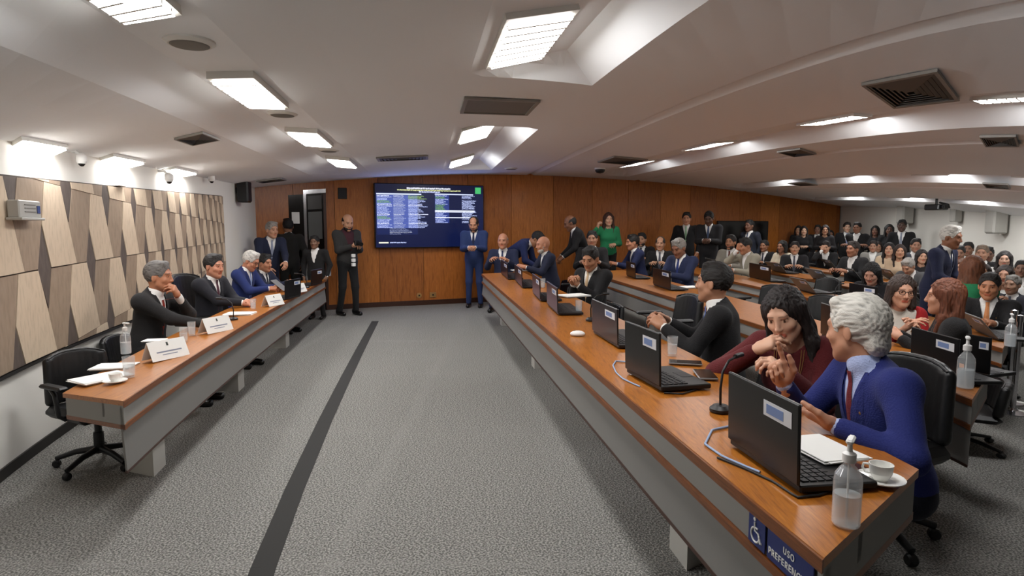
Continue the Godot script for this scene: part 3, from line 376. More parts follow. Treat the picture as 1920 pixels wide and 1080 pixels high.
# ---------------------------------------------------------------- figures: tapered bones joined by a smooth minimum and meshed as surface nets
class Field:
	# a bone is [op, kind, a, b, ra, rb, k] for a tapered capsule (kind 0), [op, 1, centre, radii, basis, 0, k] for an ellipsoid,
	# [op, 2, origin, basis, y_low, slope, reach] for the open front of a jacket; op 0 joins, 1 cuts away
	static func value(bones: Array, p: Vector3) -> float:
		var d := 1.0
		for b in bones:
			var e := 0.0
			if b[1] == 0:
				var ba: Vector3 = b[3] - b[2]
				var ap: Vector3 = p - b[2]
				var h := clampf(ap.dot(ba) / maxf(ba.dot(ba), 1e-9), 0, 1)
				e = (ap - ba * h).length() - lerpf(b[4], b[5], h)
			elif b[1] == 1:
				var q: Vector3 = (p - b[2]) * b[4]
				var r: Vector3 = b[3]
				var k0 := (q / r).length()
				e = k0 * (k0 - 1.0) / maxf((q / (r * r)).length(), 1e-6)
			else:
				continue
			if b[0] == 0:
				var kk: float = b[6]
				var h2 := maxf(kk - absf(d - e), 0.0) / kk
				d = minf(d, e) - h2 * h2 * kk * 0.25
		return d
	static func net(bones: Array, cell: float) -> Array:
		var lo := Vector3.ONE * 1e9
		var hi := -lo
		for b in bones:
			if b[0] == 1: continue
			if b[1] == 0:
				var r: float = maxf(b[4], b[5])
				lo = lo.min(b[2] - Vector3.ONE * r).min(b[3] - Vector3.ONE * r)
				hi = hi.max(b[2] + Vector3.ONE * r).max(b[3] + Vector3.ONE * r)
			else:
				var e: Vector3 = b[3]
				var m: Basis = b[4]
				var ex := Vector3(absf(m.x.x) * e.x + absf(m.y.x) * e.y + absf(m.z.x) * e.z, absf(m.x.y) * e.x + absf(m.y.y) * e.y + absf(m.z.y) * e.z, absf(m.x.z) * e.x + absf(m.y.z) * e.y + absf(m.z.z) * e.z)
				lo = lo.min(b[2] - ex)
				hi = hi.max(b[2] + ex)
		lo -= Vector3.ONE * cell * 3
		hi += Vector3.ONE * cell * 3
		var nx := int((hi.x - lo.x) / cell) + 2
		var ny := int((hi.y - lo.y) / cell) + 2
		var nz := int((hi.z - lo.z) / cell) + 2
		var f := PackedFloat32Array()
		f.resize(nx * ny * nz)
		f.fill(1.0)
		for b in bones:
			var kind: int = b[1]
			var op: int = b[0]
			var kk: float = b[6]
			var l0: Vector3
			var h0: Vector3
			var pa: Vector3 = b[2]
			var pb := Vector3.ZERO
			var ra := 0.0
			var rb := 0.0
			var rad := Vector3.ONE
			var bas := Basis()
			var inv := 0.0
			if kind == 0:
				pb = b[3] - pa
				ra = b[4]; rb = b[5]
				inv = 1.0 / maxf(pb.dot(pb), 1e-9)
				var r := Vector3.ONE * (maxf(ra, rb) + kk + cell * 1.6)
				l0 = pa.min(b[3]) - r
				h0 = pa.max(b[3]) + r
			elif kind == 1:
				rad = b[3]; bas = b[4]
				var ex := Vector3(absf(bas.x.x) * rad.x + absf(bas.y.x) * rad.y + absf(bas.z.x) * rad.z, absf(bas.x.y) * rad.x + absf(bas.y.y) * rad.y + absf(bas.z.y) * rad.z, absf(bas.x.z) * rad.x + absf(bas.y.z) * rad.y + absf(bas.z.z) * rad.z) + Vector3.ONE * (kk + cell * 1.6)
				l0 = pa - ex
				h0 = pa + ex
			else:
				bas = b[3]; ra = b[4]; rb = b[5]
				l0 = pa - Vector3.ONE * kk
				h0 = pa + Vector3.ONE * kk
			var i0 := clampi(int((l0.x - lo.x) / cell), 0, nx - 1)
			var i1 := clampi(int((h0.x - lo.x) / cell) + 1, 0, nx - 1)
			var j0 := clampi(int((l0.y - lo.y) / cell), 0, ny - 1)
			var j1 := clampi(int((h0.y - lo.y) / cell) + 1, 0, ny - 1)
			var k0 := clampi(int((l0.z - lo.z) / cell), 0, nz - 1)
			var k1 := clampi(int((h0.z - lo.z) / cell) + 1, 0, nz - 1)
			var r2 := rad * rad
			for k in range(k0, k1 + 1):
				for j in range(j0, j1 + 1):
					var at := (k * ny + j) * nx + i0
					var p := Vector3(lo.x + i0 * cell, lo.y + j * cell, lo.z + k * cell) - pa
					for i in range(i0, i1 + 1):
						var d: float
						if kind == 0:
							var h := clampf(p.dot(pb) * inv, 0.0, 1.0)
							d = (p - pb * h).length() - (ra + (rb - ra) * h)
						elif kind == 1:
							var q := p * bas
							var a := (q / rad).length()
							d = a * (a - 1.0) / maxf((q / r2).length(), 1e-6)
						else:
							var q := p * bas
							d = maxf(absf(q.x) - (q.y - ra) * rb, 0.01 - q.z) * 0.9
						var old := f[at]
						if op == 0:
							var h := maxf(kk - absf(old - d), 0.0) / kk
							f[at] = minf(old, d) - h * h * kk * 0.25
						else:
							f[at] = maxf(old, -d)
						at += 1
						p.x += cell
		var verts := PackedVector3Array()
		var norms := PackedVector3Array()
		var index := PackedInt32Array()
		var where := PackedInt32Array()
		where.resize(nx * ny * nz)
		where.fill(-1)
		var sy := nx
		var sz := nx * ny
		for k in nz - 1:
			for j in ny - 1:
				var at := (k * ny + j) * nx
				for i in nx - 1:
					var a := f[at]; var b := f[at + 1]; var c := f[at + sy]; var d := f[at + sy + 1]
					var e := f[at + sz]; var g := f[at + sz + 1]; var h := f[at + sz + sy]; var m := f[at + sz + sy + 1]
					var s := int(a < 0) + int(b < 0) + int(c < 0) + int(d < 0) + int(e < 0) + int(g < 0) + int(h < 0) + int(m < 0)
					if s > 0 and s < 8:
						var sum := Vector3.ZERO
						var n := 0
						if (a < 0) != (b < 0): sum += Vector3(a / (a - b), 0, 0); n += 1
						if (c < 0) != (d < 0): sum += Vector3(c / (c - d), 1, 0); n += 1
						if (e < 0) != (g < 0): sum += Vector3(e / (e - g), 0, 1); n += 1
						if (h < 0) != (m < 0): sum += Vector3(h / (h - m), 1, 1); n += 1
						if (a < 0) != (c < 0): sum += Vector3(0, a / (a - c), 0); n += 1
						if (b < 0) != (d < 0): sum += Vector3(1, b / (b - d), 0); n += 1
						if (e < 0) != (h < 0): sum += Vector3(0, e / (e - h), 1); n += 1
						if (g < 0) != (m < 0): sum += Vector3(1, g / (g - m), 1); n += 1
						if (a < 0) != (e < 0): sum += Vector3(0, 0, a / (a - e)); n += 1
						if (b < 0) != (g < 0): sum += Vector3(1, 0, b / (b - g)); n += 1
						if (c < 0) != (h < 0): sum += Vector3(0, 1, c / (c - h)); n += 1
						if (d < 0) != (m < 0): sum += Vector3(1, 1, d / (d - m)); n += 1
						where[at] = verts.size()
						verts.append(lo + (Vector3(i, j, k) + sum / n) * cell)
						norms.append(Vector3(b + d + g + m - a - c - e - h, c + d + h + m - a - b - e - g, e + g + h + m - a - b - c - d).normalized())
					at += 1
		for k in range(1, nz - 1):
			for j in range(1, ny - 1):
				var at := (k * ny + j) * nx + 1
				for i in range(1, nx - 1):
					var a := f[at] < 0
					if a != (f[at + 1] < 0): quad(index, where[at], where[at - sy], where[at - sy - sz], where[at - sz], a)
					if a != (f[at + sy] < 0): quad(index, where[at], where[at - sz], where[at - sz - 1], where[at - 1], a)
					if a != (f[at + sz] < 0): quad(index, where[at], where[at - 1], where[at - 1 - sy], where[at - sy], a)
					at += 1
		return [verts, norms, index]
	static func quad(index: PackedInt32Array, a: int, b: int, c: int, d: int, inside: bool) -> void:
		if a < 0 or b < 0 or c < 0 or d < 0: return
		if inside:
			index.append(a); index.append(c); index.append(b)
			index.append(a); index.append(d); index.append(c)
		else:
			index.append(a); index.append(b); index.append(c)
			index.append(a); index.append(c); index.append(d)

static func net_mesh(pieces: Array) -> ArrayMesh:   # pieces: [net, transform, colours or null]
	var v := PackedVector3Array()
	var n := PackedVector3Array()
	var c := PackedColorArray()
	var x := PackedInt32Array()
	var coloured := false
	for p in pieces: coloured = coloured or p[2] != null
	for p in pieces:
		var base := v.size()
		var t: Transform3D = p[1]
		v.append_array(t * (p[0][0] as PackedVector3Array))
		var nb := t.basis.inverse().transposed()
		for m in (p[0][1] as PackedVector3Array): n.append((nb * m).normalized())
		var flip := t.basis.determinant() < 0
		var ix: PackedInt32Array = p[0][2]
		for i in range(0, ix.size(), 3):
			x.append(base + ix[i])
			x.append(base + ix[i + (2 if flip else 1)])
			x.append(base + ix[i + (1 if flip else 2)])
		if coloured:
			if p[2] != null: c.append_array(p[2])
			else:
				var w := PackedColorArray()
				w.resize(p[0][0].size())
				w.fill(Color.WHITE)
				c.append_array(w)
	var a := []
	a.resize(Mesh.ARRAY_MAX)
	a[Mesh.ARRAY_VERTEX] = v; a[Mesh.ARRAY_NORMAL] = n; a[Mesh.ARRAY_INDEX] = x
	if coloured: a[Mesh.ARRAY_COLOR] = c
	var mesh := ArrayMesh.new()
	mesh.add_surface_from_arrays(Mesh.PRIMITIVE_TRIANGLES, a)
	return mesh

static func cap(a: Vector3, b: Vector3, ra: float, rb: float, k := 0.03, op := 0) -> Array:
	return [op, 0, a, b, ra, rb, k]

static func egg(c: Vector3, r: Vector3, k := 0.03, op := 0, b := Basis()) -> Array:
	return [op, 1, c, r, b, 0.0, k]

# heads, hair and hands are meshed once for each kind and then worn by every figure
static func head_bones(female: bool) -> Array:
	var w := 0.94 if female else 1.0
	var l := [
		egg(Vector3(0, 0.032, -0.012), Vector3(0.077 * w, 0.098, 0.097), 0.02),
		egg(Vector3(0, -0.03, 0.03), Vector3(0.061 * w, 0.088, 0.062), 0.03),
		cap(Vector3(-0.045 * w, -0.055, 0.015), Vector3(-0.014, -0.094, 0.06), 0.022, 0.018, 0.03),
		cap(Vector3(0.045 * w, -0.055, 0.015), Vector3(0.014, -0.094, 0.06), 0.022, 0.018, 0.03),
		egg(Vector3(0, -0.096, 0.066), Vector3(0.019, 0.017, 0.017), 0.022),
		cap(Vector3(-0.032, 0.033, 0.077), Vector3(0.032, 0.033, 0.077), 0.012, 0.012, 0.018),
		cap(Vector3(-0.044, -0.02, 0.062), Vector3(-0.03, -0.026, 0.07), 0.016, 0.014, 0.025),
		cap(Vector3(0.044, -0.02, 0.062), Vector3(0.03, -0.026, 0.07), 0.016, 0.014, 0.025),
		egg(Vector3(-0.031, 0.012, 0.098), Vector3(0.019, 0.012, 0.014), 0.01, 1),
		egg(Vector3(0.031, 0.012, 0.098), Vector3(0.019, 0.012, 0.014), 0.01, 1),
		egg(Vector3(-0.031, 0.011, 0.0735), Vector3(0.0135, 0.0125, 0.0135), 0.004),
		egg(Vector3(0.031, 0.011, 0.0735), Vector3(0.0135, 0.0125, 0.0135), 0.004),
		cap(Vector3(0, 0.02, 0.088), Vector3(0, -0.022, 0.106), 0.008, 0.0105, 0.012),
		egg(Vector3(0, -0.027, 0.1), Vector3(0.017, 0.010, 0.012), 0.008),
		cap(Vector3(-0.017, -0.053, 0.085), Vector3(0.017, -0.053, 0.085), 0.0055, 0.0055, 0.008),
		cap(Vector3(-0.014, -0.063, 0.085), Vector3(0.014, -0.063, 0.085), 0.006, 0.006, 0.007),
		egg(Vector3(-0.079 * w, -0.003, -0.008), Vector3(0.008, 0.031, 0.018), 0.008, 0, Basis(Vector3.UP, 0.35)),
		egg(Vector3(0.079 * w, -0.003, -0.008), Vector3(0.008, 0.031, 0.018), 0.008, 0, Basis(Vector3.UP, -0.35)),
		cap(Vector3(0, -0.05, -0.02), Vector3(0, -0.185, -0.035), 0.05 * w, 0.055 * w, 0.03),
	]
	return l

static func head_colours(net: Array, female: bool, brow: float, stubble: float) -> PackedColorArray:
	var out := PackedColorArray()
	for p in (net[0] as PackedVector3Array):
		var c := Color.WHITE
		var x := absf(p.x)
		if p.z > 0.055:
			if absf(x - 0.031) < 0.0125 and absf(p.y - 0.0105) < 0.0055:
				c = Color(0.95, 1.05, 1.15) if absf(x - 0.031) > 0.0055 else Color(0.06, 0.04, 0.03)
			elif absf(x - 0.031) < 0.015 and p.y > 0.015 and p.y < 0.0205:
				c = Color(0.35, 0.28, 0.26)
			elif x > 0.011 and x < 0.05 and p.y > 0.0305 and p.y < (0.0355 if female else 0.039):
				c = Color(brow, brow, brow)
			elif x < 0.023 and absf(p.y + 0.058) < 0.0105 and p.z > 0.078:
				c = Color(0.95, 0.45, 0.42) if female else Color(0.92, 0.58, 0.54)
			elif stubble != 1.0 and p.y < -0.042 and x < 0.06:
				c = Color(stubble, stubble, stubble)
		out.append(c)
	return out

static func hair_bones(style: String) -> Array:
	var shell := egg(Vector3(0, 0.04, -0.016), Vector3(0.086, 0.102, 0.104), 0.02)
	var face := egg(Vector3(0, -0.045, 0.1), Vector3(0.088, 0.125, 0.085), 0.01, 1)
	var nape := cap(Vector3(0, -0.115, 0.05), Vector3(0, -0.15, -0.12), 0.085, 0.085, 0.01, 1)
	var ear_l := egg(Vector3(0.085, -0.02, 0.012), Vector3(0.03, 0.045, 0.03), 0.01, 1)
	var ear_r := egg(Vector3(-0.085, -0.02, 0.012), Vector3(0.03, 0.045, 0.03), 0.01, 1)
	var brow := egg(Vector3(0, -0.022, 0.108), Vector3(0.08, 0.115, 0.062), 0.01, 1)
	match style:
		"short": return [shell, cap(Vector3(-0.04, 0.112, 0.045), Vector3(0.045, 0.116, 0.04), 0.018, 0.02, 0.03), face, nape, ear_l, ear_r]
		"full": return [egg(Vector3(0, 0.04, -0.02), Vector3(0.089, 0.106, 0.108), 0.02), cap(Vector3(-0.03, 0.11, 0.05), Vector3(0.045, 0.112, 0.045), 0.02, 0.022, 0.03), egg(Vector3(0, -0.055, -0.08), Vector3(0.06, 0.04, 0.03), 0.04), face, ear_l, ear_r]
		"receding": return [shell, face, egg(Vector3(0, 0.11, 0.09), Vector3(0.075, 0.07, 0.09), 0.01, 1), nape, ear_l, ear_r]
		"fringe": return [egg(Vector3(0, 0.025, -0.022), Vector3(0.083, 0.09, 0.097), 0.02), face, egg(Vector3(0, 0.13, 0.03), Vector3(0.12, 0.09, 0.16), 0.01, 1), nape, ear_l, ear_r]
		"beard": return [egg(Vector3(0, -0.075, 0.04), Vector3(0.062, 0.05, 0.05), 0.02), cap(Vector3(-0.063, -0.02, 0.01), Vector3(-0.045, -0.07, 0.03), 0.012, 0.02, 0.02), cap(Vector3(0.063, -0.02, 0.01), Vector3(0.045, -0.07, 0.03), 0.012, 0.02, 0.02), cap(Vector3(-0.02, -0.041, 0.088), Vector3(0.02, -0.041, 0.088), 0.006, 0.006, 0.01), egg(Vector3(0, -0.057, 0.092), Vector3(0.02, 0.0105, 0.02), 0.004, 1)]
		"bob": return [egg(Vector3(0, 0.04, -0.02), Vector3(0.09, 0.103, 0.108), 0.02), cap(Vector3(0.08, 0.03, -0.01), Vector3(0.092, -0.1, 0.0), 0.022, 0.03, 0.04), cap(Vector3(-0.08, 0.03, -0.01), Vector3(-0.092, -0.1, 0.0), 0.022, 0.03, 0.04), egg(Vector3(0, -0.05, -0.07), Vector3(0.088, 0.095, 0.05), 0.05), cap(Vector3(0.01, 0.125, 0.03), Vector3(0.07, 0.07, 0.05), 0.018, 0.016, 0.03), brow]
		_: return [egg(Vector3(0, 0.04, -0.02), Vector3(0.088, 0.102, 0.107), 0.02), cap(Vector3(0.078, 0.04, -0.005), Vector3(0.092, -0.14, 0.0), 0.02, 0.027, 0.05), cap(Vector3(0.092, -0.14, 0.0), Vector3(0.082, -0.27, 0.05), 0.027, 0.014, 0.03), cap(Vector3(-0.078, 0.04, -0.005), Vector3(-0.092, -0.14, 0.0), 0.02, 0.027, 0.05), cap(Vector3(-0.092, -0.14, 0.0), Vector3(-0.082, -0.27, 0.05), 0.027, 0.014, 0.03), egg(Vector3(0, -0.12, -0.078), Vector3(0.09, 0.16, 0.045), 0.06), brow]

static func hand_bones(kind: String) -> Array:   # right hand: wrist at the origin, fingers along y, palm towards z, thumb on the x side
	var l := [
		cap(Vector3(0, -0.03, 0), Vector3(0, 0.015, 0), 0.024, 0.026, 0.02),
		cap(Vector3(0.018, 0.03, 0), Vector3(0.026, 0.082, 0), 0.015, 0.0125, 0.02),
		cap(Vector3(0.004, 0.03, 0), Vector3(0.009, 0.086, 0), 0.015, 0.0125, 0.02),
		cap(Vector3(-0.008, 0.03, 0), Vector3(-0.009, 0.083, 0), 0.015, 0.012, 0.02),
		cap(Vector3(-0.018, 0.025, 0), Vector3(-0.026, 0.075, 0), 0.015, 0.011, 0.02),
	]
	var lengths := [[0.04, 0.026, 0.02], [0.044, 0.029, 0.022], [0.041, 0.027, 0.021], [0.032, 0.02, 0.018]]
	var bends := {"relax": [0.35, 0.5, 0.35], "fist": [1.25, 1.5, 0.8], "grip": [0.8, 0.9, 0.6], "flat": [0.08, 0.12, 0.08]}
	for i in 4:
		var p := Vector3(0.026 - 0.0175 * i, 0.084 - 0.003 * i * i, 0)
		var bend: Array = bends.get(kind, bends.relax)
		if kind == "point": bend = [0.05, 0.1, 0.1] if i == 0 else [1.2, 1.4, 0.8]
		if kind == "pinch": bend = [0.9, 1.1, 0.5] if i == 0 else [0.5 + i * 0.18, 0.9, 0.5]
		var a := 0.0
		var rr := 0.0095 - 0.0006 * i
		for k in 3:
			a += bend[k] + (0.06 * i if kind == "relax" else 0.0)
			var fan := (0.12 - 0.08 * i) * (1.0 if kind == "flat" or kind == "relax" else 0.3)
			var q := p + Vector3(sin(fan), cos(a), sin(a)).normalized() * float(lengths[i][k])
			l.append(cap(p, q, rr, rr - 0.0007, 0.006))
			p = q
			rr -= 0.0007
	var th := Vector3(0.026, 0.022, 0.006)
	var knuckle := th + (Vector3(0.024, 0.03, 0.012) if kind != "fist" and kind != "grip" else Vector3(0.012, 0.034, 0.026))
	var mid := knuckle + (Vector3(0.012, 0.03, 0.006) if kind == "relax" or kind == "flat" else (Vector3(0.002, 0.034, 0.002) if kind == "point" else Vector3(-0.012, 0.026, 0.018)))
	var tip := mid + (Vector3(0.004, 0.024, 0.006) if kind == "relax" or kind == "flat" else (Vector3(-0.002, 0.026, 0.0) if kind == "point" else Vector3(-0.014, 0.016, 0.006)))
	l.append(cap(th, knuckle, 0.017, 0.0125, 0.015))
	l.append(cap(knuckle, mid, 0.012, 0.0105, 0.006))
	l.append(cap(mid, tip, 0.0105, 0.009, 0.006))
	return l

var nets := {}
func head_net(female: bool, fine: bool) -> Array:
	var key := "head%s%s" % [female, fine]
	if not nets.has(key): nets[key] = Field.net(head_bones(female), 0.0048 if fine else 0.0085)
	return nets[key]
func hair_mesh(style: String, fine: bool) -> ArrayMesh:
	var key := "hair%s%s" % [style, fine]
	if not nets.has(key):
		var net := Field.net(hair_bones(style), 0.0052 if fine else 0.01)
		var v: PackedVector3Array = net[0]
		var n: PackedVector3Array = net[1]
		var c := PackedColorArray()
		var fn := FastNoiseLite.new()
		fn.seed = 9
		fn.frequency = 1.0
		fn.fractal_octaves = 2
		var flow := Vector3(75, 9, 75) if style == "long" or style == "bob" else (Vector3(90, 90, 90) if style == "beard" else Vector3(95, 60, 10))
		for i in v.size():   # locks: ridges that run along the fall of the hair
			var a := fn.get_noise_3d(v[i].x * flow.x, v[i].y * flow.y, v[i].z * flow.z)
			v[i] += n[i] * a * (0.007 if style == "long" or style == "bob" else 0.0045)
			var s := clampf(1.0 + a * 0.9, 0.45, 1.6)
			c.append(Color(s, s, s))
		net[0] = v
		# normals of the ridged surface
		var m := PackedVector3Array()
		m.resize(v.size())
		var ix: PackedInt32Array = net[2]
		for i in range(0, ix.size(), 3):
			var w := (v[ix[i + 2]] - v[ix[i]]).cross(v[ix[i + 1]] - v[ix[i]])
			for e in 3: m[ix[i + e]] += w
		for i in m.size(): m[i] = m[i].normalized() if m[i].length() > 0.0 else n[i]
		net[1] = m
		nets[key] = net_mesh([[net, Transform3D(), c]])
	return nets[key]
func hand_net(kind: String, fine: bool) -> Array:
	var key := "hand%s%s" % [kind, fine]
	if not nets.has(key): nets[key] = Field.net(hand_bones(kind), 0.0042 if fine else 0.0075)
	return nets[key]

static func reach(from: Vector3, to: Vector3, upper: float, fore: float, pole: Vector3) -> Array:   # elbow and wrist
	var d := to - from
	var l := clampf(d.length(), 0.08, (upper + fore) * 0.995)
	var dir := d.normalized()
	var x := (upper * upper - fore * fore + l * l) / (2 * l)
	var y := sqrt(maxf(upper * upper - x * x, 0.0))
	var side := (pole - dir * pole.dot(dir)).normalized()
	return [from + dir * x + side * y, from + dir * l]

# pose: sit, hip (height), lean, roll, twist, nod, look, tilt, left / right (hand targets from the base of the neck), lh / rh (hand kinds), lp / rp (palm directions), le / re (elbow directions), female, girth
static func skeleton(q: Dictionary) -> Dictionary:
	var sit: bool = q.get("sit", true)
	var female: bool = q.get("female", false)
	var hip := Vector3(0, q.get("hip", 0.52 if sit else 0.93), 0)
	var tb := Basis(Vector3.UP, q.get("twist", 0.0)) * Basis(Vector3.BACK, q.get("roll", 0.0)) * Basis(Vector3.RIGHT, q.get("lean", 0.0))
	var neck := hip + tb * Vector3(0, 0.52, 0)
	var sw := 0.16 if female else 0.194
	var hb := Basis(Vector3.UP, q.get("twist", 0.0) + q.get("look", 0.0)) * Basis(Vector3.BACK, q.get("tilt", 0.0)) * Basis(Vector3.RIGHT, q.get("nod", 0.0))
	var head := neck + (tb * Vector3(0, 0.045, 0.0)) + hb * Vector3(0, 0.098, 0.035)
	hb = hb.scaled(Vector3.ONE * (1.05 if female else 1.1))
	var out := {"hip": hip, "tb": tb, "neck": neck, "head": Transform3D(hb, head), "sw": sw, "arms": []}
	for sd in [1.0, -1.0]:
		var sh := hip + tb * Vector3(sd * sw, 0.46, 0.0)
		var to: Vector3 = q.get("left" if sd > 0 else "right", Vector3(sd * 0.24, -0.52, 0.06))
		var twisted := Basis(Vector3.UP, q.get("twist", 0.0))
		var pole: Vector3 = q.get("le" if sd > 0 else "re", Vector3(sd * 0.45, -0.8, -0.4))
		var e := reach(sh, neck + twisted * to, 0.28, 0.25, twisted * pole)
		var fore: Vector3 = (e[1] - e[0]).normalized()
		var aim: Vector3 = q.get("la" if sd > 0 else "ra", Vector3.ZERO)
		var y := (twisted * aim).normalized() if aim != Vector3.ZERO else fore
		var palm: Vector3 = twisted * (q.get("lp" if sd > 0 else "rp", Vector3(-sd * 0.5, -0.8, 0.0) if fore.y > -0.7 else Vector3(-sd, 0, 0.1)) as Vector3)
		var z := (palm - y * palm.dot(y)).normalized()
		var x := y.cross(z)
		if sd > 0: x = -x
		out.arms.append({"shoulder": sh, "elbow": e[0], "wrist": e[1], "hand": Transform3D(Basis(x, y, z).scaled(Vector3.ONE * (1.04 if female else 1.14)), e[1] + fore * 0.01)})
	var legs := []
	for sd in [1.0, -1.0]:
		var h := hip + Vector3(sd * 0.09, 0, 0)
		if sit:
			var kn := Vector3(sd * 0.12, hip.y - 0.01, 0.40)
			legs.append([h, kn, Vector3(sd * 0.12, 0.09, 0.40 + q.get("feet", 0.07)), 0.0])
		else:
			var st: float = q.get("stride", 0.0) * sd
			legs.append([h, Vector3(sd * 0.1, hip.y * 0.53, 0.03 + st * 0.5), Vector3(sd * 0.115, 0.09, -0.02 + st), 0.0])
	out.legs = legs
	return out

static func torso_bones(q: Dictionary, k: Dictionary, grow: float) -> Array:
	var hip: Vector3 = k.hip
	var tb: Basis = k.tb
	var g: float = q.get("girth", 1.0)
	var female: bool = q.get("female", false)
	var l := [
		egg(hip + tb * Vector3(0, 0.02, 0), Vector3(0.165 * g + grow, 0.13, 0.125 * g + grow), 0.08, 0, tb),
		egg(hip + tb * Vector3(0, 0.15, 0.005), Vector3((0.13 if female else 0.152) * g + grow, 0.16, 0.112 * g + grow), 0.08, 0, tb),
		egg(hip + tb * Vector3(0, 0.33, 0.0), Vector3((0.15 if female else 0.17) + grow, 0.17, 0.112 + grow), 0.08, 0, tb),
		cap(hip + tb * Vector3(-k.sw + 0.02, 0.445, -0.01), hip + tb * Vector3(k.sw - 0.02, 0.452, -0.01), 0.06 + grow, 0.06 + grow, 0.06),
		cap(hip + tb * Vector3(0, 0.43, -0.02), hip + tb * Vector3(0, 0.53, -0.005), 0.08 + grow, 0.05 + grow, 0.06),
	]
	if female: l.append(egg(hip + tb * Vector3(0, 0.31, 0.07), Vector3(0.125 + grow, 0.075, 0.07 + grow), 0.05, 0, tb))
	return l

